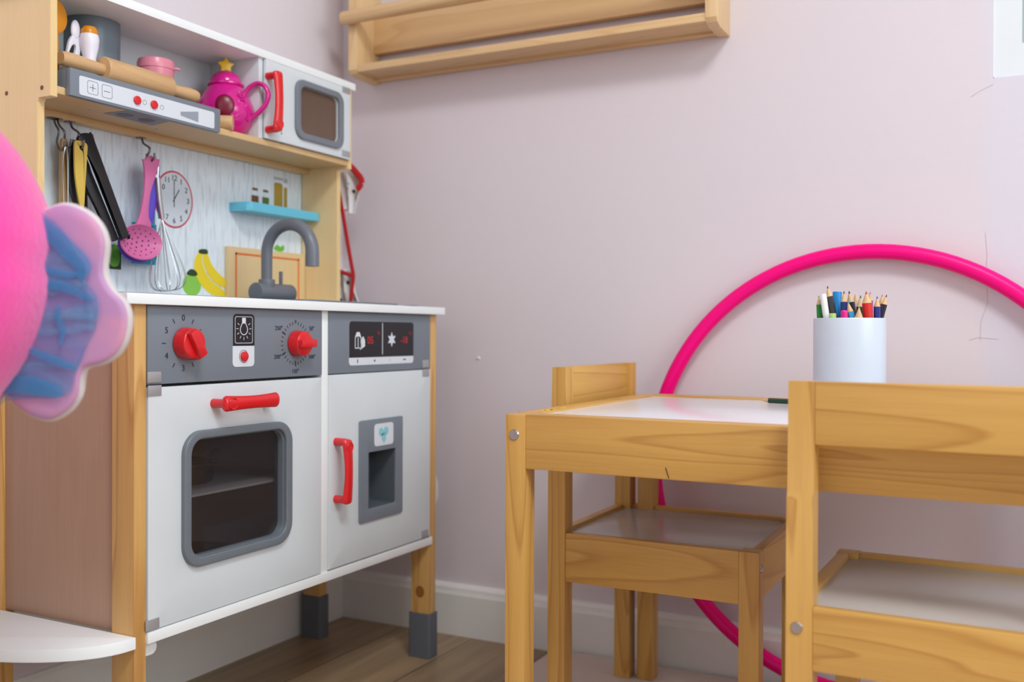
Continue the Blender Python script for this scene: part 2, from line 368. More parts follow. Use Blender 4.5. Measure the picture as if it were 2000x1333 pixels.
def organza(name, c, fac):
    m = bpy.data.materials.new(name); m.use_nodes = True; N = m.node_tree.nodes; L = m.node_tree.links; B = N['Principled BSDF']; B.inputs['Base Color'].default_value = lin(c); B.inputs['Roughness'].default_value = 0.35; B.inputs['Sheen Weight'].default_value = 0.5
    t = N.new('ShaderNodeBsdfTransparent'); t.inputs[0].default_value = (0.86, 0.93, 0.98, 1)
    mx = N.new('ShaderNodeMixShader'); mx.inputs[0].default_value = fac; L.new(t.outputs[0], mx.inputs[1]); L.new(B.outputs[0], mx.inputs[2]); L.new(mx.outputs[0], N['Material Output'].inputs[0]); return m
org1 = organza('sheer_blue_organza', (110, 166, 206), 0.26)
_n = org1.node_tree.nodes; _l = org1.node_tree.links; _mx = [q for q in _n if q.type == 'MIX_SHADER'][0]
_tc = _n.new('ShaderNodeTexCoord'); _mp = _n.new('ShaderNodeMapping'); _mp.inputs['Scale'].default_value = (10, 10, 22); _mp.inputs['Rotation'].default_value = (.4, .5, 0); _no = _n.new('ShaderNodeTexNoise'); _no.inputs['Scale'].default_value = 1.3; _no.inputs['Detail'].default_value = 2.5; _no.inputs['Distortion'].default_value = 1.6
_cr = _n.new('ShaderNodeValToRGB'); _e = _cr.color_ramp.elements; _e[0].position = .42; _e[0].color = (.08, .08, .08, 1); _e[1].position = .66; _e[1].color = (.50, .50, .50, 1)
_l.new(_tc.outputs['Object'], _mp.inputs[0]); _l.new(_mp.outputs[0], _no.inputs[0]); _l.new(_no.outputs['Fac'], _cr.inputs[0]); _l.new(_cr.outputs[0], _mx.inputs[0])
org2 = organza('folded_blue_organza', (70, 155, 208), 0.36)
oven_glass = glassy('tinted_oven_glass', (222, 219, 220), (92, 86, 88), .10); micro_glass = glassy('tinted_microwave_pane', (230, 218, 208), (160, 134, 120), .30); win_glass = glassy('window_glass', (235, 240, 240))

# ------------------------------------------------------------------ room
RX, RY, RZ = 3.1, -3.4, 2.45
struct(MB().box(-0.1, RX + 0.1, RY - 0.1, 0.1, -0.06, 0.0, 0).build('floor', floor_m))
struct(MB().box(-0.1, RX + 0.1, RY - 0.1, 0.1, RZ, RZ + 0.06, 0).build('ceiling', ceil_m))
struct(MB().box(-0.1, 0, RY, 0.1, 0, RZ, 0).build('wall_left', wall_m))
wb = MB()                                                  # back wall round its window opening
WX0, WX1, WZ0, WZ1 = 1.202, 2.3, 0.965, 2.05
o = [(0, 0), (RX, 0), (RX, RZ), (0, RZ)]; i_ = [(WX0, WZ0), (WX1, WZ0), (WX1, WZ1), (WX0, WZ1)]
wb.ring(o, i_, FY, 0.1, 0.0)
struct(wb.build('wall_back', wallb_m, smooth=0))
wr = MB(); o = [(RY, 0), (0, 0), (0, RZ), (RY, RZ)]; i_ = [(-1.95, 0.85), (-0.35, 0.85), (-0.35, 2.25), (-1.95, 2.25)]
wr.ring(o, i_, FX, RX + 0.1, RX); struct(wr.build('wall_right', white_wall, smooth=0))
struct(MB().box(0, RX, RY - 0.1, RY, 0, RZ, 0).build('wall_front', white_wall))
def window(name, F, u0, u1, v0, v1, w0, w1, fr):
    wn = MB(); wn.ring(rr(u0, u1, v0, v1, 0.004), rr(u0 + fr, u1 - fr, v0 + fr * 1.25, v1 - fr, 0.003), F, w0, w1)
    um = (u0 + u1) / 2
    o = struct(wn.build(name, winwhite))
    b = MB(); b.prism(rr(um - 0.02, um + 0.02, v0 + fr, v1 - fr, 0.002), F, w0 + (w1 - w0) * 0.2, w0 + (w1 - w0) * 0.9); b.build('mullion', winwhite, o)
    g = MB(); g.prism([(u0 + fr, v0 + fr), (u1 - fr, v0 + fr), (u1 - fr, v1 - fr), (u0 + fr, v1 - fr)], F, w0 + (w1 - w0) * .4, w0 + (w1 - w0) * .5); g.build('pane', win_glass, o)
window('window_1', FY, WX0, WX1, WZ0, WZ1, 0.07, 0.003, 0.038)
window('window_2', FX, -1.95, -0.35, 0.85, 2.25, RX + 0.08, RX + 0.02, 0.05)
def skirting(name, F, u0, u1):
    prof = [(0, 0), (0.015, 0), (0.015, 0.078), (0.012, 0.084), (0.0115, 0.090), (0.007, 0.0955), (0, 0.0965)]
    b = MB(); t = bmesh.new(); A = [t.verts.new(F(u0, a, z)) for a, z in prof]; B = [t.verts.new(F(u1, a, z)) for a, z in prof]; n = len(prof)
    t.faces.new(A); t.faces.new(B[::-1])
    for k in range(n): t.faces.new((A[k], B[k], B[(k + 1) % n], A[(k + 1) % n]))
    bmesh.ops.recalc_face_normals(t, faces=t.faces[:]); b._add(t); return struct(b.build(name, baseboard, smooth=25))
skirting('baseboard_back', lambda u, a, z: Vector((u, -a, z)), 0.0, RX)
skirting('baseboard_left', lambda u, a, z: Vector((a, u, z)), RY, -0.0152)
# hairline plaster cracks on the back wall
cm = plain('crack_line', (206, 194, 198), 0.8)
c = MB()
for P in ([(1.1934, .7341), (1.196, .70), (1.1945, .668), (1.197, .63), (1.188, .60), (1.1875, .5727)], [(1.172, .5727), (1.184, .577), (1.2116, .5744)], [(1.172, .940), (1.185, .948), (1.2022, .9554)]):
    c.tube([(x, -0.0001, z) for x, z in P], 0.0005, n=5)
struct(c.build('wall_crack_1', cm))
tag(center(MB().cyl((0.3219, 0, 0.5329), (0.3219, -0.0022, 0.5329), 0.0032, 0.0022, n=16).build('wall_plug', baseboard)), 'tiny white filled screw hole in the bare pink wall right of the play kitchen', 'wall plug')

# rug under the table
r = MB(); r.prism(sm2([(0.497, -0.03), (1.4, -0.022), (2.15, -0.03), (2.16, -0.9), (2.15, -1.5), (1.3, -1.49), (0.50, -1.5), (0.505, -0.8)], 1), FZ, 0.0005, 0.012, b=0.004)
tag(center(r.build('rug', rug_m)), 'pale blush short pile rug under the pine table and chairs', 'rug')

# ------------------------------------------------------------------ play kitchen
K = thing('play_kitchen', 'wooden toy kitchen with white doors, grey panels and red handles in the corner', 'toy kitchen', (0.17, -0.472, 0))
YL, YR = -0.8102, -0.134
# legs and rubber feet
for (y0, y1) in ((YL, YL + 0.0184), (YR - 0.022, YR)):
    for (x0, x1) in ((0.272, 0.310), (0.028, 0.066)):
        lg = MB().box(x0, x1, y0, y1, 0.002, 0.6133, 0.0015).build('leg', legZ, K)
        MB().ring(rr(x0 - .0035, x1 + .0035, y0 - .0035, y1 + .0035, .004), rr(x0 + .0003, x1 - .0003, y0 + .0003, y1 - .0003, .0005), FZ, 0.0, 0.080, b=.0008).build('rubber_foot', sockgrey, lg)
# knot on the right front leg
MB().prism(circ(0.291, 0.118, 0.009, ry=0.0105), FY, -0.15585, -0.15625).build('wood_knot', plain('knot_wood', (150, 92, 34), 0.5), K)
MB().box(0.066, 0.272, YL + 0.006, YL + 0.014, 0.2176, 0.6133, 0.0008).build('side_panel', shadedply, K)
MB().box(0.066, 0.272, YR - 0.016, YR - 0.008, 0.2176, 0.6133, 0.0008).build('side_panel', shadedply, K)
MB().box(0.024, 0.028, -0.796, -0.15, 0.2176, 0.6133, 0).build('back_board', white, K)
MB().box(0.028, 0.313, -0.7916, -0.1496, 0.204, 0.2176, 0.001).build('bottom_board', whitetop, K)
MB().box(0.030, 0.310, -0.459, -0.4437, 0.2176, 0.6133, 0.0008).build('divider', whitetop, K)
MB().box(0.020, 0.322, -0.831, -0.1235, 0.6133, 0.6263, 0.0012).build('worktop', whitetop, K)
MB().prism(rr(-0.7915, -0.7685, 0.186, 0.2035, 0.0085), FX, 0.296, 0.303, b=.001).build('support_tab', whitetop, K)
MB().cyl((0.25, -0.52, 0.2035), (0.25, -0.52, 0.196), 0.0035, n=12).build('screw', plain('brass', (120, 96, 60), .4, metal=.6), K)
# quarter-oval end shelf
pts = [(0.06, -0.8106)] + [(0.06 + 0.2535 * math.cos(t), -0.8135 - 0.128 * math.sin(t)) for t in [PI / 2 * k / 24 for k in range(25)]] + [(0.3135, -0.8106)]
pts = [(0.0605, -0.8106), (0.3135, -0.8106)] + [(0.06 + 0.2535 * math.cos(PI / 2 * k / 24), -0.816 - 0.126 * math.sin(PI / 2 * k / 24)) for k in range(25)]
MB().prism(pts, FZ, 0.204, 0.218, b=0.001).build('end_shelf', whitetop, K)
# control panel of the oven
cp = MB().box(0.298, 0.3112, -0.7912, -0.4597, 0.5168, 0.6125, 0.0006).build('oven_control_panel', grey, K)
X = 0.3114
mk = MB()
def tick(y, z, r0, r1, a, w=0.0007):
    ca, sa = math.sin(a), math.cos(a)
    M = MX(X, y, z, -a); mk.box(-w / 2, w / 2, r0, r1, 0, 0.0003, 0, M=M)
ky, kz = -0.7345, 0.5665
for k, s in enumerate(['0', None, None, None, None, None, '3', None, '4', None, '5', None]):
    a = k * PI / 6
    if s: text_bm(mk, s, 0.011, MX(X, ky + 0.0315 * math.sin(a), kz + 0.0315 * math.cos(a)))
    elif k in (1, 2, 5, 7, 9, 11): tick(ky, kz, 0.0285, 0.0345, a, 0.0011)
mk.build('hob_dial_marks', ink, cp); mk = MB()
ky, kz = -0.5205, 0.5648
for k in range(30):
    a = k * PI / 15
    if k == 0: text_bm(mk, '0', 0.0075, MX(X, ky, kz + 0.031)); continue
    big = k in (5, 10, 15, 20, 25) ; tick(ky, kz, 0.027 if not big else 0.0255, 0.0315 if not big else 0.033, a, 0.0009 if not big else 0.0021)
for s, dy, dz in (('50°', .0365, .0215), ('100°', .0375, -.0205), ('150°', 0, -.0405), ('200°', -.038, -.019), ('250°', -.036, .0215)):
    text_bm(mk, s, 0.0085, MX(X, ky + dy, kz + dz))
mk.build('oven_dial_marks', ink, cp)
def knob(y, z, rot, r):
    k = MB(); k.cyl((X, y, z), (X + 0.018, y, z), r, r * 0.9, n=36, b=0.002)
    k.box(-r * 0.30, r * 0.30, -r * 0.86, r * 0.92, 0.016, 0.026, 0.0022, M=MX(X, y, z, rot))
    k.box(-r * 0.34, r * 0.34, r * 0.55, r * 1.06, 0.0, 0.020, 0.003, M=MX(X, y, z, rot))
    k.build('dial_knob', red, cp)
knob(-0.7325, 0.5665, math.radians(-148), 0.0205); knob(-0.5195, 0.5648, math.radians(-88), 0.0192)
# lamp sticker
st = MB(); st.prism(rr(-0.6482, -0.6068, 0.5340, 0.6050, 0.006), FX, X - .0001, X + 0.0004); ls = st.build('lamp_switch_sticker', paper, cp)
st = MB(); p = [q for q in rr(-0.6482, -0.6068, 0.55, 0.6050, 0.006) if q[1] > 0.58] + [(-0.6482, 0.5622), (-0.6068, 0.5622)]
st.prism(p, FX, X + 0.0004, X + 0.0007); st.build('black_field', black, ls)
st = MB(); xx = X + 0.0008
st.ring(rr(-0.6445, -0.6106, 0.5655, 0.6016, 0.003), rr(-0.6438, -0.6113, 0.5662, 0.6009, 0.0025), FX, xx - .0002, xx + .0001)
by, bz = -0.6275, 0.5855
bulb = [(by, bz - .009)] + [(by + .0075 * math.sin(a), bz - .0015 - .0075 * math.cos(a)) for a in [PI * k / 12 for k in range(1, 9)]] + [(by + .0035, bz + .008), (by - .0035, bz + .008)] + [(by - .0075 * math.sin(a), bz - .0015 - .0075 * math.cos(a)) for a in [PI * k / 12 for k in range(8, 0, -1)]]
inn = [(by + (u - by) * .84, bz - .001 + (v - bz + .001) * .86) for u, v in bulb]
st.ring(bulb, inn, FX, xx - .0002, xx + .0001)
st.prism(rr(by - .0035, by + .0035, bz + .008, bz + .0145, .001), FX, xx - .0002, xx + .0001)
for k in range(-4, 5):
    a = PI + k * math.radians(31); st.box(-.0004, .0004, 0.0105, 0.0145, -.0002, .0001, 0, M=MX(xx, by, bz - .001, -a))
st.build('bulb_symbol', paper, ls)
MB().ring(circ(-0.6275, 0.548, 0.0086), circ(-0.6275, 0.548, 0.0080), FX, X + .0004, X + .0006).build('button_outline', ink, ls)
MB().cyl((X, -0.6275, 0.548), (X + 0.004, -0.6275, 0.548), 0.0066, n=24, b=0.001).build('red_button', red, ls)
# fridge control panel
fp = MB().box(0.298, 0.3112, -0.4434, -0.1562, 0.5175, 0.6125, 0.0006).build('fridge_control_panel', grey, K)
ds = MB(); ds.prism(rr(-0.3938, -0.2116, 0.5290, 0.5985, 0.006), FX, X - .0001, X + .0004); dsp = ds.build('display_sticker', paper, fp)
ds = MB(); p = [q for q in rr(-0.3938, -0.2116, 0.52, 0.5985, 0.006) if q[1] > 0.56] + [(-0.3938, 0.5412), (-0.2116, 0.5412)]; ds.prism(p, FX, X + .0004, X + .0007); ds.build('black_field', black, dsp)
MB().box(X + .0006, X + .0009, -0.3049, -0.3033, 0.545, 0.5965, 0).build('divider_line', paper, dsp); ds = MB()
# milk carton, cheese, snowflake
ds.ring([(-.379, .5555), (-.3625, .5555), (-.3625, .573), (-.367, .5815), (-.3745, .5815), (-.379, .573)], [(-.3775, .557), (-.364, .557), (-.364, .5725), (-.368, .5745), (-.3735, .5745), (-.3775, .5725)], FX, X + .0006, X + .0009)
ds.box(X + .0006, X + .0009, -.3715, -.370, .556, .573, 0)
ds.prism([(-.366, .553), (-.3525, .559), (-.3525, .568), (-.357, .575), (-.361, .572)], FX, X + .0006, X + .0009)
ds.build('milk_and_cheese_symbol', paper, dsp); ds = MB()
for k in range(6):
    ds.prism([(0, 0), (.003, .0055), (0, .0125), (-.003, .0055)], (lambda a: lambda u, v, w: Vector((w, -.2775 + u * math.cos(a) + v * math.sin(a), .5695 - u * math.sin(a) + v * math.cos(a))))(k * PI / 3), X + .0006, X + .0009)
ds.build('snowflake_symbol', paper, dsp)
ds = MB(); text_bm(ds, '05', .017, MX(X + .0008, -.338, .568)); text_bm(ds, '°C', .007, MX(X + .0008, -.316, .5795)); ds.build('red_digits', ledred, dsp); ds = MB(); text_bm(ds, '-18', .016, MX(X + .0008, -.241, .568)); text_bm(ds, '°C', .007, MX(X + .0008, -.2225, .5795)); ds.build('red_digits', ledred, dsp)
for (a0, a1, b0, b1) in ((-.3725, -.3705, .5325, .5385), (-.3275, -.3240, .5338, .5370), (-.283, -.2805, .535, .536), (-.243, -.235, .5345, .5365)): MB().box(X + .0004, X + .0006, a0, a1, b0, b1, 0).build('button_icon', ink, dsp)
# steel catch plates
for (y, z, h) in ((-0.7815, 0.5255, .0135), (-0.1725, 0.5262, .0135)):
    MB().box(0.3108, 0.3128, y - .0105, y + .0105, z - h / 2, z + h / 2, .0009).build('catch_plate', platem, fp if y > -.5 else cp)
# oven door
OD = MB(); OD.ring(rr(-0.7905, -0.4622, 0.2190, 0.5130, 0.0008), rr(-0.7275, -0.5479, 0.2935, 0.4449, 0.022), FX, 0.300, 0.312, b=0.0006); od = OD.build('oven_door', white, K)
f = MB(); f.ring(rr(-0.7382, -0.5336, 0.2814, 0.4551, 0.030, 8), rr(-0.7262, -0.5465, 0.2935, 0.4445, 0.020, 8), FX, 0.3118, 0.3185, b=0.002); f.ring(rr(-0.7270, -0.5470, 0.2925, 0.4455, 0.020, 8), rr(-0.7245, -0.5490, 0.2950, 0.4430, 0.019, 8), FX, 0.2995, 0.3125)
fr = f.build('window_frame', plain('oven_frame_grey', (112, 120, 128), .35), od)
MB().prism(rr(-0.7265, -0.5475, 0.293, 0.445, 0.02), FX, 0.3030, 0.3042).build('oven_glass', oven_glass, od)
def handle_bar(y0, z0, y1, z1, x0, parent, dip=True):
    """bar handle on two pegs; from end 0 (fat cupped end) to end 1"""
    h = MB(); d = Vector((0, y1 - y0, z1 - z0)); L_ = d.length; e = d.normalized(); n = Vector((0, -e.z, e.y))
    for t in (0.055, 0.93): p = Vector((x0, y0, z0)) + d * t; h.cyl(p, p + Vector((0.021, 0, 0)), 0.0062, 0.006, n=20)
    pts = []; rad = []
    for k in range(41):
        t = k / 40; bow = 0.004 * math.sin(PI * t); pts.append(Vector((x0 + 0.021 + bow, y0, z0)) + d * t)
        ed = min(t, 1 - t); r_ = 0.0108 - 0.0022 * math.sin(PI * t)
        if ed < 0.07: r_ *= math.sqrt(max(0.02, 1 - (1 - ed / 0.07) ** 2.6))
        rad.append(r_)
    h.tube(pts, rad, n=24, flat=(0.55, 1.0), up=(1, 0, 0))
    q0 = pts[5] + Vector((.0035, 0, 0)); h.lathe([(.0058, .0000), (.0068, .0022), (.0074, .0024), (.0080, .0018), (.0082, 0)], q0, n=28, axis=(1, 0, 0))
    return h.build('handle', red, parent)
handle_bar(-0.689, 0.4880, -0.583, 0.4880, 0.312, od)
for (y, z) in ((-0.7815, 0.5093), (-0.7845, 0.2262)): MB().box(0.3116, 0.3134, y - .0105, y + .0105, z - .0065, z + .0065, .0009).build('catch_plate', platem, od)
# fridge door with dispenser
FD = MB(); FD.ring(rr(-0.4430, -0.1568, 0.2200, 0.5160, 0.0008), rr(-0.3520, -0.2645, 0.2930, 0.3925, 0.002), FX, 0.300, 0.312, b=0.0006); fd = FD.build('fridge_door', white, K)
g = MB(); g.ring(rr(-0.3689, -0.2480, 0.2776, 0.4405, 0.004), rr(-0.3460, -0.2686, 0.2973, 0.3883, 0.0015), FX, 0.312, 0.3152, b=0.0006)
dp = g.build('water_dispenser', grey, fd)
g = MB(); g.box(0.262, 0.3125, -0.3484, -0.3462, 0.296, 0.390, 0); g.box(0.262, 0.3125, -0.2684, -0.2664, 0.296, 0.390, 0); g.box(0.262, 0.3125, -0.348, -0.2668, 0.2952, 0.2972, 0); g.box(0.262, 0.3125, -0.348, -0.2668, 0.3884, 0.3902, 0); g.box(0.2604, 0.262, -0.3484, -0.2664, 0.2952, 0.3902, 0)
g.build('recess', plain('recess_grey', (92, 100, 108), .5), dp)
g = MB(); g.prism(rr(-0.3308, -0.2769, 0.3963, 0.4325, 0.006), FX, 0.3150, 0.3156); dl = g.build('water_sticker', paper, dp)
g = MB(); 
for (dy, dz, r_) in ((-.008, .004, .0075), (.006, .005, .0075), (-.001, -.004, .007)): g.prism([(-.304 + dy + r_ * math.cos(a), .4145 + dz + r_ * math.sin(a)) for a in [PI / 3 * k + .3 for k in range(6)]], FX, .3155, .31575)
g.prism([(-.304, .3990), (-.296, .4085), (-.312, .4085)], FX, .3155, .3158); g.build('ice_cubes_print', iceblue, dl)
handle_bar(-0.4270, 0.4190, -0.4270, 0.3185, 0.312, fd)
for (y, z) in ((-0.1725, 0.5105), (-0.1735, 0.2275)): MB().box(0.3116, 0.3134, y - .0105, y + .0105, z - .0065, z + .0065, .0009).build('catch_plate', platem, fd)
# inside of the oven
MB().box(0.030, 0.290, -0.796, -0.459, 0.3655, 0.3690, 0.0006).build('oven_shelf', white, K)
# hob and sink
MB().prism(rr(0.06, 0.285, -0.805, -0.48, 0.012), FZ, 0.6262, 0.6288, b=.0008).build('hob_plate', faucetgrey, K)
sk = MB(); sk.ring(rr(0.075, 0.285, -0.465, -0.205, 0.02), rr(0.15, 0.265, -0.44, -0.23, 0.03), FZ, 0.6262, 0.6310, b=.0012); sk.prism(rr(0.152, 0.263, -0.438, -0.232, 0.03), FZ, 0.6264, 0.6272); sk.build('sink', faucetgrey, K)
MB().prism(rr(0.24, 0.31, -0.205, -0.19, 0.004) , FZ, 0.6262, 0.6285).build('sink_lip', faucetgrey, K)
# tap
tp = MB(); ty = -0.3765; tx = 0.130
tp.cyl((tx, -0.404, 0.6465), (tx, -0.318, 0.6465), 0.0158, n=32, b=0.0015)
tp.cyl((tx, ty, 0.655), (tx, ty, 0.6685), 0.0135, n=28, b=.001)
cz = 0.712
path = [(tx, ty, 0.664), (tx, ty, 0.685), (tx, ty, 0.70)] + [(tx + 0.0475 - 0.0475 * math.cos(a), ty, cz + 0.0455 * math.sin(a)) for a in [PI * k / 18 for k in range(0, 19)]] + [(tx + 0.095, ty, 0.70), (tx + 0.095, ty, 0.6875)]
tp.tube(path, [0.009 + 0.0022 * k / (len(path) - 1) for k in range(len(path))], n=20)
tap = tp.build('tap', faucetgrey, K)
tp = MB(); tp.cyl((tx, -0.3415, 0.659), (tx, -0.3415, 0.6835), 0.0032, n=14, b=.0008); tp.build('tap_lever', faucetgrey, tap)

# upper cabinet
UL, UR = -0.790, -0.153
def side(y0, y1, name):
    s_ = MB(); prof = [(0.028, 0.6265), (0.110, 0.6265), (0.110, 0.878), (0.113, 0.8835), (0.135, 0.8835), (0.135, 1.0300), (0.028, 1.0300)]
    s_.prism(prof, FY, y0, y1); o = s_.build(name, plyZ, K, smooth=0)
    e = MB(); e.box(0.1094, 0.1106, y0 + .0004, y1 - .0004, 0.627, 0.877, 0); e.box(0.1346, 0.1356, y0 + .0004, y1 - .0004, 0.884, 1.0295, 0); e.build('ply_edge', plyedge, o)
    return o
sp = side(UL, UL + 0.0105, 'upper_side_panel')
hm = plain('hole_brown', (120, 84, 66), .6)
for (x, z) in ((0.0493, 0.8955), (0.1194, 0.8952)): MB().cyl((x, UL - .0004, z), (x, UL + .001, z), 0.003, n=16).build('screw_hole', hm, sp)
side(UR - 0.0105, UR, 'upper_side_panel')
MB().box(0.022, 0.140, -0.800, -0.1465, 1.0300, 1.0430, 0.001).build('top_board', whitetop, K)
MB().box(0.028, 0.1345, UL + 0.0105, UR - 0.0105, 0.8888, 0.8985, 0.0006).build('shelf_board', plyY, K)
MB().box(0.022, 0.028, UL + 0.002, UR - 0.002, 0.8985, 1.0300, 0).build('back_panel', white, K)
bs = MB().box(0.022, 0.026, UL + 0.002, UR - 0.002, 0.6265, 0.8888, 0).build('backsplash', splash_m, K)
MB().box(0.028, 0.135, -0.4025, -0.3925, 0.8985, 1.0300, 0.0005).build('partition', white, K)
hr = MB().box(0.026, 0.044, UL + 0.0105, UR - 0.0105, 0.8795, 0.8888, 0.0008).build('hook_rail', plyY, K)
# vent sticker on the underside
v = MB(); v.prism([(0.0933, -.6718), (0.132, -.6685), (0.132, -.5900), (0.0896, -.5821)], FZ, 0.8888, 0.8883); vs = v.build('vent_sticker', plain('vent_grey', (128, 130, 142), .4), K)
vd_m = plain('vent_dark', (84, 86, 96), .4)
for y in (-.652, -.612): MB().prism(circ(.112, y, .012, 20), FZ, 0.8883, 0.8881).build('fan_print', vd_m, vs)
for (x, y) in ((0.0902, -.6932), (0.075, -.560)): MB().cyl((x, y, .8890), (x, y, .8884), .0028, n=12).build('screw', platem, K)
# hood
H = MB(); H.box(0.136, 0.1452, -0.768, -0.4990, 0.8880, 0.9238, 0.0006); H.box(0.060, 0.136, -0.768, -0.506, 0.8990, 0.9225, 0.0006)
hd = H.build('extractor_hood', grey, K)
H = MB(); H.prism(rr(-0.7545, -0.5120, 0.8915, 0.9165, 0.003), FX, 0.1452, 0.1456); hs = H.build('hood_sticker', paper, hd)
for y in (-0.7335, -0.7105):
    H = MB(); H.ring(rr(y - .0085, y + .0085, .8958, .9132, .003), rr(y - .0081, y + .0081, .8962, .9128, .0027), FX, .1455, .1458); H.box(.1455, .1458, y - .0050, y + .0050, .9042, .9048, 0)
    if y < -.72: H.box(.1455, .1458, -.7338, -.7332, .8998, .9092, 0)
    H.build('plus_button_print' if y < -.72 else 'minus_button_print', ink, hs)
H = MB()
H.ring(circ(-.6465, .9035, .0035, 14), circ(-.6465, .9035, .0031, 14), FX, .1455, .1458); H.build('lamp_icon', ink, hs); H = MB(); H.ring(circ(-.6150, .9030, .0035, 6), circ(-.6150, .9030, .0031, 6), FX, .1455, .1458)
H.build('fan_icon', ink, hs)
for y in (-0.6605, -0.6305): MB().cyl((.1455, y, .9035), (.1488, y, .9035), .0060, n=24, b=.0008).build('red_button', red, hs)
H = MB(); H.prism([(-.5800, .9040), (-.5450, .9110), (-.5450, .8950), (-.5800, .8985)], FX, .1455, .1458); H.build('vent_print', plain('print_grey', (150, 160, 172), .4), hs)
# round exhaust tube
ch = MB(); yc = -0.6480
ch.prism([(0.028, yc - .0385)] + [(0.040 + .0385 * math.sin(a), yc - .0385 * math.cos(a)) for a in [PI * k / 24 for k in range(25)]] + [(0.028, yc + .0385)], FZ, 0.8990, 1.0298)
ch.build('exhaust_tube', chimneygrey, K, smooth=30)
# microwave door
M_ = MB(); M_.ring(rr(-0.3915, -0.1640, 0.8995, 1.0290, .0008), rr(-0.3085, -0.2010, 0.9235, 1.0045, .014), FX, 0.1352, 0.1412, b=.0005); md = M_.build('microwave_door', white, K)
M_ = MB(); M_.ring(rr(-0.3205, -0.1890, 0.9125, 1.0150, .020, 8), rr(-0.3085, -0.2010, 0.9240, 1.0040, .013, 8), FX, 0.1410, 0.1465, b=.0018); M_.build('window_frame', plain('micro_frame_grey', (120, 126, 135), .35), md)
MB().prism(rr(-0.309, -0.2005, 0.9235, 1.0045, .013), FX, 0.1368, 0.1378).build('door_pane', micro_glass, md)
handle_bar(-0.3880, 0.9080, -0.3880, 1.0080, 0.141, md)
for z in (1.0245, 0.9085): MB().box(.1410, .1424, -.1890, -.1655, z - .0055, z + .0055, .0006).build('catch_plate', platem, md)
q = MB()
for k, z in enumerate((.985, .970, .955, .941, .927, .914)):
    if k == 0: q.box(.1411, .1414, -.3570, -.3500, z - .005, z + .008, 0)
    else: q.box(.1411, .1414, -.3550, -.3522, z - .002, z + .002, 0)
q.build('button_print', plain('pale_print', (120, 112, 116), .5), md)
# turquoise spice shelf
MB().prism([(0.026, -.354), (0.062, -.352), (0.070, -.344), (0.070, -.166), (0.026, -.166)], FZ, 0.7895, 0.8050, b=.001).build('spice_shelf', skyblue, K)
# printed clock and pictures on the backsplash
xb = 0.0260
cl = MB(); cl.prism(circ(-.479, .7945, .0405, 48, ry=.0463), FX, xb, xb + .0004); c0 = cl.build('clock_print', plain('clock_red', (206, 70, 86), .5), bs)
cl = MB(); cl.prism(circ(-.479, .7945, .0375, 48, ry=.0433), FX, xb + .0004, xb + .0007); cl.build('clock_face', clockface, c0)
cl = MB()
for k in range(1, 13): a = k * PI / 6; text_bm(cl, str(k), .0125, MX(xb + .0008, -.479 + .0295 * math.sin(a), .7945 + .0345 * math.cos(a)))
cl.box(xb + .0007, xb + .0010, -.4797, -.4783, .782, .826, 0); cl.box(-.0008, .0008, -.004, .020, 0, .0003, 0, M=MX(xb + .0007, -.479, .7945, -math.radians(32))); cl.build('clock_numerals', ink, c0)
fr_ = MB(); fr_.prism(circ(-.4400, .6585, .0205, 28, ry=.0185), FX, xb, xb + .0006); ap = fr_.build('apple_print', applegreen, bs)
fr_ = MB(); fr_.prism(sm2([(-.452, .676), (-.444, .684), (-.434, .683), (-.428, .676), (-.438, .673)], 4), FX, xb + .0006, xb + .0009); fr_.build('apple_leaf', darkleaf, ap)
fr_ = MB()
fr_.prism(sm2([(-.4225, .717), (-.4335, .701), (-.4335, .680), (-.420, .660), (-.398, .6455), (-.372, .6405), (-.360, .643), (-.372, .655), (-.392, .664), (-.408, .679), (-.417, .697), (-.418, .716)], 4), FX, xb, xb + .0007)
fr_.prism(sm2([(-.4135, .716), (-.4155, .700), (-.405, .679), (-.388, .664), (-.366, .6575), (-.356, .6585), (-.360, .668), (-.378, .680), (-.395, .694), (-.406, .713)], 4), FX, xb + .0003, xb + .0010)
bn = fr_.build('banana_print', banana, bs)
fr_ = MB(); fr_.prism(sm2([(-.424, .718), (-.424, .712), (-.406, .712), (-.408, .7195)], 3), FX, xb + .0010, xb + .0013); fr_.build('banana_stem', darkleaf, bn)
fr_ = MB(); fr_.box(xb, xb + .0005, -.613, -.584, .675, .712, 0); lt = fr_.build('lettuce_print', darkleaf, bs)
fr_ = MB(); fr_.prism(sm2([(-.611, .690), (-.603, .700), (-.598, .713), (-.590, .709), (-.586, .695), (-.589, .682), (-.600, .679)], 4), FX, xb + .0005, xb + .0008); fr_.build('lettuce_leaf', leaf, lt)
fr_ = MB(); fr_.prism(sm2([(-.240, .733), (-.232, .742), (-.222, .7385), (-.214, .743), (-.212, .734), (-.222, .730)], 4), FX, xb, xb + .0005); fr_.build('herb_print', leaf, bs)
fr_ = MB()
for (y0, y1) in ((-.299, -.281), (-.271, -.2535)): fr_.box(xb, xb + .0004, y0, y1, .8065, .825, 0)
for (y0, y1) in ((-.299, -.281), (-.271, -.2535)): fr_.box(xb, xb + .0004, y0 + .002, y1 - .002, .834, .8385, 0)
jr = fr_.build('spice_jar_print', brownprint, bs)
fr_ = MB(); fr_.box(xb + .0004, xb + .0006, -.2705, -.2540, .808, .824, 0); fr_.build('green_spice_print', plain('herb_green', (84, 118, 60), .5), jr)
fr_ = MB(); fr_.prism(rr(-.240, -.2165, .8065, .856, .006), FX, xb, xb + .0005); fr_.prism(rr(-.213, -.204, .8065, .850, .003), FX, xb, xb + .0005); pj = fr_.build('pasta_jar_print', plain('pasta_gold', (178, 148, 60), .5), bs)
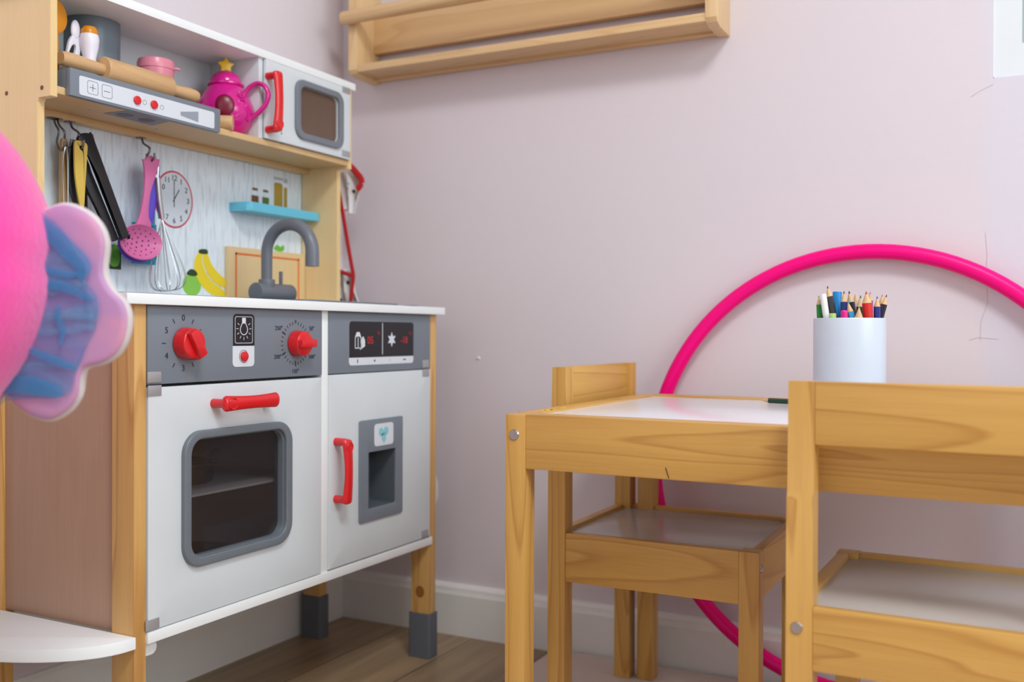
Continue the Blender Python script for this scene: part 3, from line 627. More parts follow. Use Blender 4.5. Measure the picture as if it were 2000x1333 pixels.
fr_ = MB(); fr_.box(xb, xb + .0004, -.241, -.2155, .861, .866, 0); fr_.box(xb, xb + .0004, -.2135, -.2030, .858, .866, 0); fr_.build('jar_lid_print', plain('lid_grey', (178, 186, 192), .4), pj)
# hooks under the rail
def hook(y, zb, lean, x=.048):
    P = [(.040, y - lean, .8800), (.044, y - lean, .8700), (x + .004, y - lean * .3, .8600), (x, y, .8480), (x, y, zb + .012), (x + .003, y, zb + .003), (x + .0085, y, zb), (x + .0145, y, zb + .004), (x + .016, y, zb + .012)]
    h = MB(); h.tube(smooth_pts(P, 5), .0016, n=10); h.prism(rr(.032, .045, y - lean - .006, y - lean + .006, .002), FZ, .8795, .8783); h.build('hook', hookmetal, hr)
HK = [(-0.7000, .8380, .006, .046), (-0.6895, .8370, -.005, .0580), (-0.5630, .8400, -.006, .0580), (-.7110, .8330, .001, .046)]
for y, zb, ln, xh in HK: hook(y, zb, ln, xh)

# ------------------------------------------------------------------ things hanging from the hooks
def lone(mb, name, mat, label, cat, group=None): return tag(center(mb.build(name, mat)), label, cat, group)
# black tongs: two long arms
T = thing('serving_tongs', 'black nylon tongs hanging open over the kitchen backsplash', 'tongs', (.060, -.645, .715))
def arm(P, x0, x1, nm):
    a = MB(); a.prism(sm2(P, 4), lambda u, v, w: Vector((w + max(0, .850 - v) * .10, u - max(0, .850 - v) * .113, v - max(0, .850 - v) * .012)), x0, x1, b=.0012); a.build(nm, blacknylon, T)
arm([(-0.6914, 0.8513), (-0.6864, 0.8594), (-0.6770, 0.8625), (-0.6692, 0.8610), (-0.6640, 0.8532), (-0.6022, 0.7290), (-0.6012, 0.7235), (-0.6040, 0.7192), (-0.6090, 0.7180), (-0.6135, 0.7200), (-0.6165, 0.7240), (-0.6744, 0.8339), (-0.6846, 0.8431)], .0605, .0660, 'front_arm')
arm([(-0.6880, .8480), (-0.6746, 0.8356), (-0.6705, 0.8223), (-0.6660, 0.8143), (-0.6165, 0.7250), (-0.6160, 0.7173), (-0.6193, 0.7137), (-0.6266, 0.7176), (-0.6519, 0.7568), (-0.6712, 0.7868), (-.684, .822)], .0545, .0600, 'rear_arm')
sp_ = MB(); sp_.ring(sm2([(-0.7004, .8450), (-0.6960, 0.8480), (-0.6850, 0.8475), (-0.6800, 0.8438), (-0.6800, 0.8322), (-0.6830, 0.7915), (-0.6855, 0.7560), (-0.6911, 0.7560), (-0.6990, 0.7935), (-0.7010, 0.8285)], 4), [(-.6895 + .0032 * math.cos(PI - 2 * PI * k / 40 - .9), .8385 + .0032 * math.sin(PI - 2 * PI * k / 40 - .9)) for k in range(40)][::-1], FX, .0668, .0695)
lone(sp_, 'turner', mustard, 'mustard yellow flat turner hanging in front of the black tongs arm', 'spatula')
b = MB(); b.tube(smooth_pts([(.0585, -.6925, .850), (.056, -.6960, .820), (.055, -.6935, .785), (.055, -.683, .755), (.055, -.674, .735)], 6), .0065, n=12, flat=(.35, 1), up=(1, 0, 0)); b.sphere((.055, -.668, .715), .020, (.25, 1, 1.2))
lone(b, 'serving_spoon', blacknylon, 'black nylon spoon hanging left of the mustard yellow turner', 'spoon')
b = MB(); b.tube(smooth_pts([(.050, -.6700, .838), (.049, -.6685, .790), (.049, -.6680, .745)], 5), .0055, n=12, flat=(.35, 1), up=(1, 0, 0)); b.box(.0465, .0495, -.688, -.650, .690, .748, .0012)
lone(b, 'slotted_turner', blacknylon, 'black nylon turner hanging behind the mustard yellow turner', 'spatula')
b = MB(); b.prism(sm2([(-.7055, .847), (-.700, .8505), (-.6965, .8470), (-.6950, .80), (-.6955, .72), (-.7060, .72), (-.7065, .80)], 4), FX, .044, .0500, b=.001)
lone(b, 'wooden_spatula', woodZ, 'plain wooden spatula hanging nearest the left side panel of the kitchen', 'spatula')
b = MB(); b.tube(smooth_pts([(.052, -.7030, .7000), (.056, -.7085, .780), (.060, -.7125, .815), (.063, -.7115, .836), (.060, -.7065, .838), (.056, -.7015, .815), (.054, -.7000, .700)], 6), .0012, n=8)
lone(b, 'wire_skewer', silver, 'thin steel wire loop hanging in front of the wooden spatula', 'utensil')
# pink skimmer
Sk = thing('skimmer', 'rose pink perforated skimmer spoon hanging before the printed clock', 'spoon', (.068, -.588, .686))
b = MB(); hpts = [(-0.5780, 0.8355), (-0.5790, 0.8408), (-0.5741, 0.8408), (-0.5712, 0.8459), (-0.5663, 0.8451), (-0.5624, 0.8489), (-0.5584, 0.8472), (-0.5534, 0.8487), (-0.5514, 0.8452), (-0.5464, 0.8452), (-0.5484, 0.8370), (-0.5564, 0.8178), (-0.5662, 0.7955), (-0.5701, 0.7733), (-0.5691, 0.7540), (-0.5632, 0.7453), (-0.5671, 0.7348), (-0.5943, 0.7323), (-0.5905, 0.7433), (-0.5847, 0.7593), (-0.5799, 0.7875), (-0.5770, 0.8149)]
b.prism(sm2(hpts, 3), lambda u, v, w: Vector((w + .004 * math.sin((v - .735) * 28), u, v)), .0640, .0672, b=.0009); b.build('handle', skimpink, Sk)
b = MB(); grid = []
for i in range(17):
    rr_ = i / 16; row = []
    for j in range(41):
        a = 2 * PI * j / 40; row.append(Vector((.060 + .012 * rr_ ** 2, -.5860 + .0400 * rr_ * math.cos(a), .7150 + .0272 * rr_ * math.sin(a))))
    grid.append(row)
b.sheet(grid, .0018); b.build('bowl', skimpink, Sk)
b = MB()
for i, (rr_, n_) in enumerate(((.0, 1), (.28, 6), (.52, 12), (.75, 16))):
    for k in range(n_):
        a = 2 * PI * k / n_ + i * .4; b.cyl((.0606 + .012 * rr_ ** 2 + .0016, -.5860 + .0400 * rr_ * math.cos(a), .7150 + .0272 * rr_ * math.sin(a)), (.0606 + .012 * rr_ ** 2 - .0012, -.5860 + .0400 * rr_ * math.cos(a), .7150 + .0272 * rr_ * math.sin(a)), .0014, n=8)
b.build('drain_hole', plain('hole_plum', (90, 30, 80), .7), Sk)
b = MB(); b.tube(smooth_pts([(.0575, -.5480, .838), (.0570, -.5480, .805), (.0570, -.5535, .780), (.057, -.5600, .752), (.0545, -.5660, .738)], 6), .0100, n=14, flat=(.25, 1), up=(1, 0, 0)); b.sphere((.0510, -.5740, .7130), .0375, (.18, 1, .74))
lone(b, 'ladle', purple, 'purple plastic ladle hanging directly behind the rose pink skimmer', 'ladle')
b = MB(); b.tube(smooth_pts([(.0490, -.5410, .836), (.0480, -.5450, .790), (.0455, -.5440, .745)], 5), .0080, n=14, flat=(.25, 1), up=(1, 0, 0)); b.box(.0405, .0430, -.5770, -.5300, .6845, .7480, .0012)
lone(b, 'toy_spatula', teal, 'teal plastic spatula with square blade behind the purple ladle', 'spatula')
Wk = thing('whisk', 'steel balloon whisk hanging right of the pink skimmer', 'whisk', (.058, -.525, .643))
b = MB(); b.tube([(.0600, -.5450, .8180), (.0600, -.5415, .7850), (.0600, -.5360, .7560)], .0048, n=14); b.tube([(.060, -.5465, .8150), (.0605, -.5482, .836), (.063, -.5455, .8400), (.0605, -.5430, .836), (.060, -.5440, .8150)], .0011, n=6); b.build('handle', silver, Wk)
b = MB(); A0 = Vector((.060, -.5360, .7570)); ax = Vector((0, .0150, -.1120)); ln = ax.length; e3 = ax.normalized(); e2 = Vector((0, e3.z, -e3.y)); e1 = Vector((1, 0, 0))
for k in range(5):
    a = PI * k / 5; d = e1 * math.cos(a) * .62 + e2 * math.sin(a)
    P = []
    for q_ in range(33):
        t = PI * q_ / 32; rad_ = .0325 * math.sin(t) ** 1.0; hgt = ln * (1 - math.cos(2 * t)) / 2 if 0 else ln * math.sin(t / 1.0) ** .8
        s_ = (q_ - 16) / 16.0; P.append(A0 + e3 * ln * (1 - abs(s_) ** 2.6) + d * (.034 * math.sin(PI * s_) ** 1 * (1 if abs(s_) > 0 else 1) * .98))
    b.tube(P, .00065, n=6)
b.build('wire_loops', silver, Wk)

# cutting board
CB = thing('cutting_board', 'wooden toy cutting board with orange border behind the grey tap', 'cutting board', (.032, -.265, .6265))
MB().box(.0268, .0370, -.3655, -.1650, .6267, .7285, .0012).build('board', boardwood, CB)
b = MB(); b.box(.0369, .0374, -.3510, -.1820, .7150, .7185, 0); b.box(.0369, .0374, -.3510, -.3470, .6275, .7185, 0); b.box(.0369, .0374, -.1860, -.1820, .6275, .7185, 0); lab(b.build('border_line', orange, CB), 'orange border line')

# ------------------------------------------------------------------ things on the upper shelf
RP = thing('rolling_pin', 'beech rolling pin lying on top of the grey extractor hood', 'rolling pin', (.118, -.64, .923))
zc = .9412; ax_ = (0, 1, 0)
MB().lathe([(0, 0), (.0170, 0), (.0183, .0015), (.0183, .116), (.0168, .1185), (0, .1185)], (.118, -.6960, zc), axis=ax_).build('roller', pinwood, RP)
hp = [(0, 0), (.0082, 0), (.0096, .005), (.0104, .018), (.0092, .042), (.0080, .066), (0, .066)]
MB().lathe(hp, (.118, -.7620, zc), axis=ax_).build('handle', pinwood, RP)
MB().lathe([(r_, .056 / .066 * (.066 - z)) for r_, z in hp[::-1]], (.118, -.5776, zc), axis=ax_).build('handle', pinwood, RP)
C = thing('canister', 'pale pink lidded toy canister behind the rolling pin', 'canister', (.088, -.5735, .9227))
MB().lathe([(0, 0), (.0235, 0), (.0250, .002), (.0262, .052), (0, .052)], (.088, -.5735, .9227)).build('body', palepink, C)
b = MB(); b.lathe([(.0262, .050), (.0271, .0505), (.0271, .058), (.0255, .064), (.022, .0655), (0, .0660)], (.088, -.5735, .9227)); b.cyl((.088, -.5735, .9885), (.088, -.5735, .9912), .004); b.cyl((.106, -.5535, .978), (.111, -.548, .977), .002); b.build('lid', palepink, C)
# teapot
TC = Vector((.0880, -.4275, .8987)); TPt = thing('teapot', 'magenta toy teapot with yellow star on the upper shelf', 'teapot', TC)
b = MB(); b.lathe([(0, 0), (.023, 0), (.027, .003), (.0385, .016), (.0452, .031), (.0462, .040), (.0435, .052), (.0370, .066), (.0300, .077), (.0265, .082), (0, .082)], TC); b.build('body', teapink, TPt)
b = MB(); b.lathe([(.0265, .0815), (.0290, .0830), (.0290, .0860), (.0252, .0880), (.0245, .0925), (.0205, .1000), (.0130, .1055), (.0060, .1070), (0, .1072)], TC); b.build('lid', teapink, TPt)
hd_ = Vector((.93, .37, 0))
b = MB(); P = [TC + hd_ * a + Vector((0, 0, z)) for a, z in ((.030, .066), (.040, .080), (.054, .0865), (.066, .081), (.0715, .067), (.066, .051), (.054, .038), (.038, .026))]; b.tube(smooth_pts(P, 5), .0046, n=14, flat=(.85, 1.25)); b.build('handle', teapink, TPt)
sd_ = Vector((-.62, -.785, 0))
b = MB(); P = [TC + sd_ * a + Vector((0, 0, z)) for a, z in ((.036, .022), (.048, .036), (.054, .054), (.060, .070))]; b.tube(smooth_pts(P, 5), [.010 - .0050 * k / 15 for k in range(16)], n=14); b.build('spout', teapink, TPt)
b = MB(); star = []
for k in range(10):
    a = PI / 2 + k * PI / 5; r_ = .0135 if k % 2 == 0 else .0082; star.append((r_ * math.cos(a), r_ * math.sin(a) * .95))
b.prism(sm2(star, 3), lambda u, v, w: TC + Vector((0, 0, .1165 + v)) + Vector((.6, .8, 0)) * u + Vector((.8, -.6, 0)) * w, -.003, .003, b=.001); lab(b.build('star_knob', yellow, TPt), 'yellow star knob')
nv = Vector((.66, -.75, 0)); b = MB(); b.sphere(TC + nv * .0420 + Vector((0, 0, .0420)), .0185, (.30, .85, 1.0), M=Matrix.Rotation(math.atan2(nv.y, nv.x), 4, 'Z')); lab(b.build('round_window', plain('dark_cherry', (120, 0, 44), .3), TPt), 'dark red round window')
b = MB(); nr = Vector((.98, -.2, 0))
for (a_, z_, q_) in ((0, .048, .0075), (.10, .030, .006), (-.10, .032, .006), (0, .0640, .0045)):
    n2 = Vector((nr.x * math.cos(a_ * 3) - nr.y * math.sin(a_ * 3), nr.x * math.sin(a_ * 3) + nr.y * math.cos(a_ * 3), 0)); ce = TC + n2 * .0447 + Vector((0, 0, z_)); tt_ = Vector((-n2.y, n2.x, 0))
    b.tube([ce + tt_ * q_ * math.cos(t) + Vector((0, 0, q_ * math.sin(t))) - n2 * (abs(z_ - .040) * .12) for t in [2 * PI * k / 20 for k in range(20)]], .0011, n=8, closed=True)
b.build('relief_swirl', teapink, TPt)
# wooden peg
b = MB(); b.cyl((.1380, -.4640, .9103), (.1000, -.4900, .9103), .0115, n=32, b=.0012); lone(b, 'wooden_peg', pinwood, 'short round wooden dowel on the shelf right beside the hood', 'dowel')
# yellow and white toy utensils at the left end
Q = thing('toy_paddle', 'amber round toy paddle half hidden behind the left side panel', 'toy paddle', (.105, -.752, .9227))
b = MB(); b.sphere((.100, -.7580, 1.000), .021, (.18, 1, 1.15)); b.build('paddle_head', amber, Q)
b = MB(); b.tube([(.100, -.7560, .9790), (.100, -.7540, .9240)], .005, n=12, flat=(.5, 1)); b.build('handle', amber, Q)
Q = thing('toy_ladle', 'white toy utensil with an oval loop handle beside the amber paddle', 'toy utensil', (.100, -.7300, .9227))
b = MB(); b.ring(sm2([(-.7450, .9260), (-.7380, .955), (-.7330, .975), (-.7240, .985), (-.7150, .976), (-.7180, .955), (-.7230, .9260)], 6), sm2([(-.7370, .9480), (-.7345, .957), (-.7300, .967), (-.7260, .970), (-.7235, .966), (-.7265, .955), (-.7310, .9460)], 6), FX, .0965, .1010, b=.001); b.box(.0965, .1010, -.7450, -.7230, .9228, .9300, .001); b.build('loop_handle', lilacwhite, Q)
b = MB(); b.sphere((.099, -.7235, .9900), .0095, (.4, .75, 1.5)); b.build('tip', lilacwhite, Q)
Q = thing('toy_shaker', 'white toy shaker with amber cap in front of the grey exhaust tube', 'toy shaker', (.108, -.7080, .9227))
b = MB(); b.lathe([(0, 0), (.0095, 0), (.0098, .018), (.0085, .032), (.0120, .048), (.0128, .058), (.0115, .064), (0, .065)], (.108, -.7080, .9227)); b.build('body', lilacwhite, Q)
b = MB(); b.lathe([(.0112, .0640), (.0110, .070), (.0080, .0745), (0, .0755)], (.108, -.7080, .9227)); lab(b.build('cap', amber, Q), 'amber cap')
# thing in the microwave
b = MB(); b.tube(smooth_pts([(.085, -.300, .9020), (.085, -.285, .915), (.085, -.265, .930), (.085, -.245, .934)], 5), .0028, n=10); b.sphere((.085, -.262, .931), .011, (.5, 1.4, .5)); lone(b, 'toy_fish', plain('slate_plastic', (84, 84, 96), .4), 'small slate grey toy piece inside the toy microwave', 'toy')
b = MB(); b.box(.060, .100, -.318, -.292, .8987, .9080, .003); lone(b, 'toy_block', palepink, 'small pink toy block in the lower corner of the microwave', 'toy block')
# pans in the oven
Pn = thing('toy_pan', 'dark metal toy pan on the oven shelf seen through the glass', 'toy pan', (.185, -.625, .3690))
b = MB(); b.lathe([(0, .001), (.050, .001), (.054, .026), (.0565, .027), (.0560, .029), (.0520, .028), (.048, .004), (0, .004)], (.185, -.625, .3690)); b.build('pan_body', darkpan, Pn)
b = MB(); b.tube([(.185, -.572, .395), (.160, -.520, .402)], .004, n=10, flat=(.6, 1.4)); b.build('pan_handle', blacknylon, Pn)
Pn = thing('toy_pot', 'dark metal toy pot standing in the bottom of the toy oven', 'toy pot', (.225, -.625, .2176))
b = MB(); b.lathe([(0, .001), (.045, .001), (.050, .006), (.050, .058), (.053, .060), (.0475, .060), (.046, .006), (0, .006)], (.225, -.625, .2176)); b.build('pot_body', darkpan, Pn)
b = MB(); b.tube(smooth_pts([(.225, -.577, .265), (.225, -.565, .268), (.225, -.565, .255), (.225, -.577, .252)], 4), .002, n=8); b.build('pot_handle', darkpan, Pn)
b = MB(); b.sphere((.195, -.488, .2405), .0225, (1, 1, 1)); lone(b, 'toy_ball', plain('plum_plastic', (150, 30, 90), .4), 'plum coloured toy ball low in the toy oven right of the pot', 'toy ball')

# ------------------------------------------------------------------ apron behind the kitchen
A = thing('apron', 'white dotted apron with red trim hanging between kitchen and pink wall', 'apron', (.12, -.085, .22))
b = MB(); grid = []
outl = [(.895, .055, .106), (.880, .056, .116), (.865, .058, .114), (.845, .062, .104), (.825, .070, .094), (.812, .078, .088)]
for z, xa, xb_ in outl: grid.append([Vector((xa + (xb_ - xa) * t / 10, -.086 - .006 * math.sin(t * 1.1 + z * 40), z)) for t in range(11)])
b.sheet(grid, .002); b.build('bib', dot_m, A)
b = MB(); grid = []
for z, xa, xb_ in ((.705, .040, .088), (.66, .040, .094), (.60, .040, .12), (.50, .040, .18), (.40, .040, .235), (.335, .045, .262), (.30, .045, .276), (.275, .05, .277), (.25, .05, .268), (.215, .05, .262)):
    grid.append([Vector((xa + (xb_ - xa) * t / 16, -.080 - .008 * math.sin(t * .9 + z * 9), z)) for t in range(17)])
b.sheet(grid, .002); b.build('skirt', dot_m, A)
def band(P, w, nm):
    q = MB(); q.tube(smooth_pts(P, 6), w, n=10, flat=(1, .3), up=(.3, 0, 1)); q.build(nm, fabricred, A)
band([(.058, -.094, .930), (.078, -.095, .912), (.104, -.096, .889), (.117, -.096, .873), (.113, -.096, .862), (.106, -.096, .857)], .0068, 'neck_strap')
q = MB(); q.tube(smooth_pts([(.056, -.094, .880), (.068, -.095, .830), (.082, -.096, .765), (.094, -.096, .710), (.098, -.096, .690), (.095, -.096, .665), (.090, -.095, .630), (.088, -.095, .600)], 6), .0046, n=10, flat=(.3, 1), up=(0, 1, 0)); q.build('side_trim', fabricred, A)
q = MB(); q.tube([(.040, -.095, .706), (.070, -.096, .698), (.098, -.096, .690)], .0042, n=10, flat=(.3, 1), up=(0, 1, 0)); q.build('waist_trim', fabricred, A)
q = MB(); q.tube([(.048, -.095, .6700), (.054, -.096, .648), (.060, -.096, .630)], .004, n=10, flat=(.3, 1), up=(0, 1, 0)); q.build('pocket_trim', fabricred, A)
q = MB(); q.tube(smooth_pts([(.058, -.094, .930), (.062, -.110, .938), (.066, -.135, .940), (.068, -.152, .936)], 5), .0022, n=8); q.build('hanging_loop', fabricred, A)

# ------------------------------------------------------------------ wall rack
R = thing('wall_rack', 'pale pine wall shelf with round rail mounted high on the pink wall', 'wall shelf', (.44, 0, 1.08))
def rside(x0, x1):
    s_ = MB(); prof = [(0, 1.0805), (-.060, 1.0805), (-.076, 1.0850), (-.0815, 1.0920), (-.0815, 1.34), (0, 1.34)]
    s_.prism(prof, lambda u, v, w: Vector((w, u, v)), x0, x1, b=.001); s_.build('end_panel', rackZ, R, smooth=30)
rside(.0745, .0935); rside(.7850, .8040)
MB().box(.0935, .7850, -.0800, -.0200, 1.0870, 1.1010, .001).build('ledge', rackX, R)
MB().box(.0935, .7850, -.0200, -.0010, 1.0830, 1.1180, .001).build('rear_rail', rackX, R)
MB().box(.0935, .7850, -.0240, -.0100, 1.1355, 1.2330, .001).build('back_board', rackX, R)
b = MB(); b.cyl((.0700, -.0945, 1.1895), (.8090, -.0945, 1.1895), .0128, n=28, b=.002); dw = b.build('rail_dowel', rackX, R)
b = MB(); b.cyl((.0706, -.0945, 1.1895), (.0698, -.0945, 1.1895), .003, n=12); b.build('screw', plain('dark_screw', (130, 90, 60), .5), dw)

# ------------------------------------------------------------------ hoop
b = MB(); HC = Vector((1.029, -.0310, .3670)); tl = .030 / .71
P = []
for k in range(120):
    a = 2 * PI * k / 120; z = .3435 * math.sin(a); P.append(HC + Vector((.3435 * math.cos(a), z * tl + .000, z)))
b.tube(P, .0120, n=16, closed=True)
tag(center(b.build('hula_hoop', hotpink)), 'large hot pink plastic hoop leaning against the wall behind the table', 'hula hoop')

# ------------------------------------------------------------------ table
ZT = .4815; TZ0 = .0122
TB = thing('children_table', 'golden pine children\'s table with white inset top', 'table', (.6800, -.5680, TZ0), math.radians(-0.4))
tw, tdp, th_ = .630, .487, ZT - TZ0
def Lm(mb, name, mat, parent): return mb.build(name, mat, parent, world=False)
def bolt(parent, p, axis, r=.0068):
    b = MB(); a = Vector(axis); p = Vector(p); b.cyl(p, p + a * .0016, r, r * .85, n=24); b.cyl(p + a * .0016, p + a * .0019, r * .42, r * .42, n=6); o = Lm(b, 'bolt', silver, parent); return o
lw = .0272
for ix in (0, 1):
    for iy in (0, 1):
        x0 = 0 if ix == 0 else tw - lw; y0 = 0 if iy == 0 else tdp - lw
        lg = Lm(MB().box(x0, x0 + lw, y0, y0 + lw, 0, th_ - .0006, .0016), 'leg', pineZ, TB)
        bolt(lg, (x0 + lw * .45, -.0001 if iy == 0 else tdp + .0001, th_ - .0255), (0, -1 if iy == 0 else 1, 0))
az0 = th_ - .0665
Lm(MB().box(lw, tw - lw,   .0012, .0300, az0, th_, .0014), 'apron_rail', pineX, TB)
Lm(MB().box(lw, tw - lw, tdp - .0420, tdp - .0012, az0, th_, .0014), 'apron_rail', pineX, TB)
ar = Lm(MB().box(.0012, .0320, lw, tdp - lw, az0, th_, .0014), 'apron_rail', pineY, TB)
Lm(MB().box(tw - .0320, tw - .0012, lw, tdp - lw, az0, th_, .0014), 'apron_rail', pineY, TB)
tt = Lm(MB().box(.0315, tw - .0315, .0295, tdp - .0415, th_ - .008, th_ - .0022, .0004), 'table_top', gloss_white, TB)
b = MB(); 
for (x, y, r_) in ((.0225, .076, .0050), (.0200, .126, .0042), (.0260, .082, .0040), (.0180, .070, .0028)): b.prism(circ(x, y, r_, 10, ry=r_ * 1.9), FZ, th_, th_ + .0003)
lab(Lm(b, 'paint_blot', yellow, TB), 'yellow paint blots')
b = MB(); b.tube([(.2060, .0010, th_ - .0530), (.2075, .0009, th_ - .0580), (.2100, .0010, th_ - .0650)], .0005, n=6); Lm(b, 'pencil_mark', black, TB)

# ------------------------------------------------------------------ chairs
def chair(label, loc, rz, cw, cd, zs):
    """local: x across, y from backrest (0) to front (cd)"""
    t = thing('children_chair', label, 'chair', loc, rz, 'pine chairs at the table'); p = .0265; H_ = .5205; zr = zs - loc[2]
    for sx in (0, 1):
        x0 = sx * (cw - p)
        b = MB(); prof = [(0, 0), (p, 0), (p, H_), (.0062, H_), (.0040, .4100), (0, .4000)]
        b.prism(prof, lambda u, v, w: Vector((w, u, v)), x0 + .0001, x0 + p); o = Lm(b, 'leg', pineZ, t)
        bolt(o, (x0 + p * .42, -.0001, zr - .0220), (0, -1, 0), .0062)
        b = MB(); b.box(x0, x0 + p, cd - p, cd, 0, zr + .0005, .0014); o = Lm(b, 'leg', pineZ, t)
        bolt(o, (x0 + p * .5, cd + .0001, zr - .0220), (0, 1, 0), .0062)
    Lm(MB().box(p, cw - p, .0060, .0210, H_ - .0640, H_, .0014), 'backrest', pineX, t)
    h = .0640
    Lm(MB().box(p, cw - p, .0010, .0150, zr - h, zr, .0012), 'seat_rail', pineX, t)
    Lm(MB().box(p, cw - p, cd - .0160, cd - .0020, zr - h, zr, .0012), 'seat_rail', pineX, t)
    for x0 in (.0012, cw - .0012 - .0145): Lm(MB().box(x0, x0 + .0145, p, cd - p, zr - .0690, zr, .0012), 'seat_rail', pineY, t)
    Lm(MB().box(.0155, cw - .0155, .0150, cd - .0160, zr - .0105, zr - .0055, .0004), 'seat', seatwhite, t)
    return t
# faces the wall, back to the camera
cB = chair('golden pine chair nearest the camera, its backrest in front of the table edge', (1.0320, -.6220, TZ0), math.radians(-1.0), .285, .300, .305)
# faces right, tucked under the table's left end
cA = chair('golden pine chair tucked under the left end of the table', (.6460, -.0880, TZ0), math.radians(-90.0), .285, .300, .2985)

# ------------------------------------------------------------------ cup and pencils
CX, CY = 1.0440, -.3000
cup = MB(); cup.lathe([(0, 0), (.0440, 0), (.0450, .0012), (.0450, .1205), (.0442, .1222), (.0430, .1216), (.0425, .0050), (0, .0040)], (CX, CY, ZT - .0020), n=64)
lone(cup, 'pencil_cup', cupwhite, 'white round cup full of pencils standing on the table', 'cup')
vd = Vector((CX - CC.x, CY - CC.y, 0)).normalized(); rd = Vector((vd.y, -vd.x, 0))
woodtip = plain('cut_cedar', (222, 184, 138), .6)
def cmat(n, c): return plain(n, c, .35)
cols = dict(green=(40, 140, 60), white=(232, 236, 232), charcoal=(58, 58, 64), darkred=(120, 20, 30), azure=(20, 140, 215), navy=(28, 48, 120), midnight=(18, 24, 60), black=(26, 28, 40),
            blush=(236, 200, 200), sky=(60, 170, 220), magenta=(230, 20, 140), forest=(16, 88, 58), natural=(214, 180, 128), red=(214, 36, 26), violet=(150, 80, 190), royal=(40, 50, 140), orange=(236, 100, 30), lime=(180, 214, 120), brown=(70, 44, 36))
cmats = {k: cmat('pencil_' + k, v) for k, v in cols.items()}
# kind, colour, crop-x of tip, crop-y of tip, crop-x at rim, depth offset, radius, label
PC = [('p', 'green', 205, 200, 206, -.012, .0036, 'green pencil at the far left edge of the white cup'),
      ('m', 'white', 268, 185, 305, -.020, .0042, 'white printed felt pen leaning left, next to the green pencil'),
      ('p', 'charcoal', 312, 95, 385, -.013, .0044, 'charcoal grey pencil, the tallest in the white cup'),
      ('p', 'darkred', 322, 205, 345, .020, .0034, 'dark red pencil standing behind the charcoal grey one'),
      ('m', 'azure', 418, 152, 408, .006, .0058, 'azure blue marker with a flat end in the white cup'),
      ('p', 'navy', 490, 150, 492, -.008, .0044, 'navy blue pencil right of the azure marker'),
      ('m', 'midnight', 455, 225, 445, .019, .0044, 'midnight blue pen behind the navy pencil'),
      ('p', 'black', 542, 142, 590, .013, .0048, 'black pencil leaning left in the middle of the cup'),
      ('p', 'blush', 612, 150, 630, .031, .0036, 'blush pink pencil at the back of the cup'),
      ('p', 'sky', 532, 268, 570, -.024, .0042, 'sky blue pencil, short, at the front of the cup'),
      ('m', 'magenta', 495, 362, 495, -.031, .0046, 'magenta pen whose rounded end barely clears the cup rim'),
      ('p', 'forest', 665, 195, 660, .000, .0048, 'thick forest green pencil right of the black one'),
      ('p', 'natural', 648, 330, 650, -.030, .0060, 'stubby natural wood pencil just above the cup rim'),
      ('p', 'red', 722, 160, 748, -.020, .0062, 'thick bright red pencil in the white cup'),
      ('p', 'violet', 768, 155, 770, .014, .0036, 'violet tipped pencil behind the thick red one'),
      ('p', 'royal', 837, 210, 838, -.012, .0042, 'royal blue pencil between the red and the orange ones'),
      ('p', 'orange', 905, 185, 893, .004, .0040, 'orange pencil near the right edge of the white cup'),
      ('p', 'black', 962, 192, 915, -.006, .0040, 'black pencil at the far right leaning outwards'),
      ('m', 'lime', 372, 395, 378, -.031, .0045, 'lime green crayon end low at the front of the cup'),
      ('m', 'brown', 255, 345, 262, .006, .0040, 'brown pen end low behind the white felt pen')]
for kind, cn, tx_, ty_, bx_, dv, r_, lb in PC:
    ut = (tx_ / 5.55 - 99) * .000669; ub = (bx_ / 5.55 - 99) * .000669; zt = .6435 - (ty_ - 95) * .00012; zr_ = .603
    sc_ = .96; tip = Vector((CX, CY, 0)) + rd * ut * sc_ + vd * dv; tip.z = zt
    rim = Vector((CX, CY, 0)) + rd * ub * sc_ + vd * dv; rim.z = zr_
    # keep the shaft inside the wall at the rim
    off2 = rim - Vector((CX, CY, zr_)); lim = .0420 - r_
    if off2.length > lim: sft = off2 * (1 - lim / off2.length); rim -= sft; tip -= sft * .6
    base = Vector((CX, CY, 0)) + (rim - Vector((CX, CY, zr_))) * .80; base.z = ZT + .0060
    d = (tip - rim).normalized(); bas2 = rim + (rim - tip) * .35; dd = (tip - rim); 
    o = thing('colouring_pencil' if kind == 'p' else 'felt_pen', lb, 'pencil' if kind == 'p' else 'pen', base, 0, 'pencils and pens in the white cup')
    L1 = tip - base; Ld = L1.normalized()
    if (tip - rim).length > .02:   # bend-free straight shaft through rim point and tip, cut at the cup floor
        e_ = (tip - rim).normalized(); t_ = (tip.z - (ZT + .006)) / e_.z; bp_ = tip - e_ * t_; off3 = bp_ - Vector((CX, CY, bp_.z))
        if off3.length > .036: bp_ = Vector((CX, CY, bp_.z)) + off3 * (.036 / off3.length)
        base = bp_; Ld = (tip - base).normalized()
    if kind == 'p':
        tl_ = min(.0150, r_ * 3.2); n0 = tip - Ld * tl_
        MB().cyl(base, n0, r_, n=6 if r_ < .0055 else 12).build('barrel', cmats[cn], o, smooth=20)
        MB().cyl(n0, tip - Ld * tl_ * .25, r_ * .97, r_ * .26, n=14).build('wood_tip', woodtip, o)
        MB().cyl(tip - Ld * tl_ * .25, tip, r_ * .27, r_ * .06, n=10).build('lead', cmats['natural' if cn == 'natural' else cn], o)
    else:
        MB().cyl(base, tip, r_, n=20, b=r_ * (.55 if cn == 'magenta' else .12)).build('barrel', cmats[cn], o)
b = MB(); p0 = Vector((.903, -.184, ZT + .0020)); p1 = Vector((1.030, -.215, ZT + .0020)); G = thing('colouring_pencil', 'dark green pencil lying along the back edge of the table', 'pencil', p0)
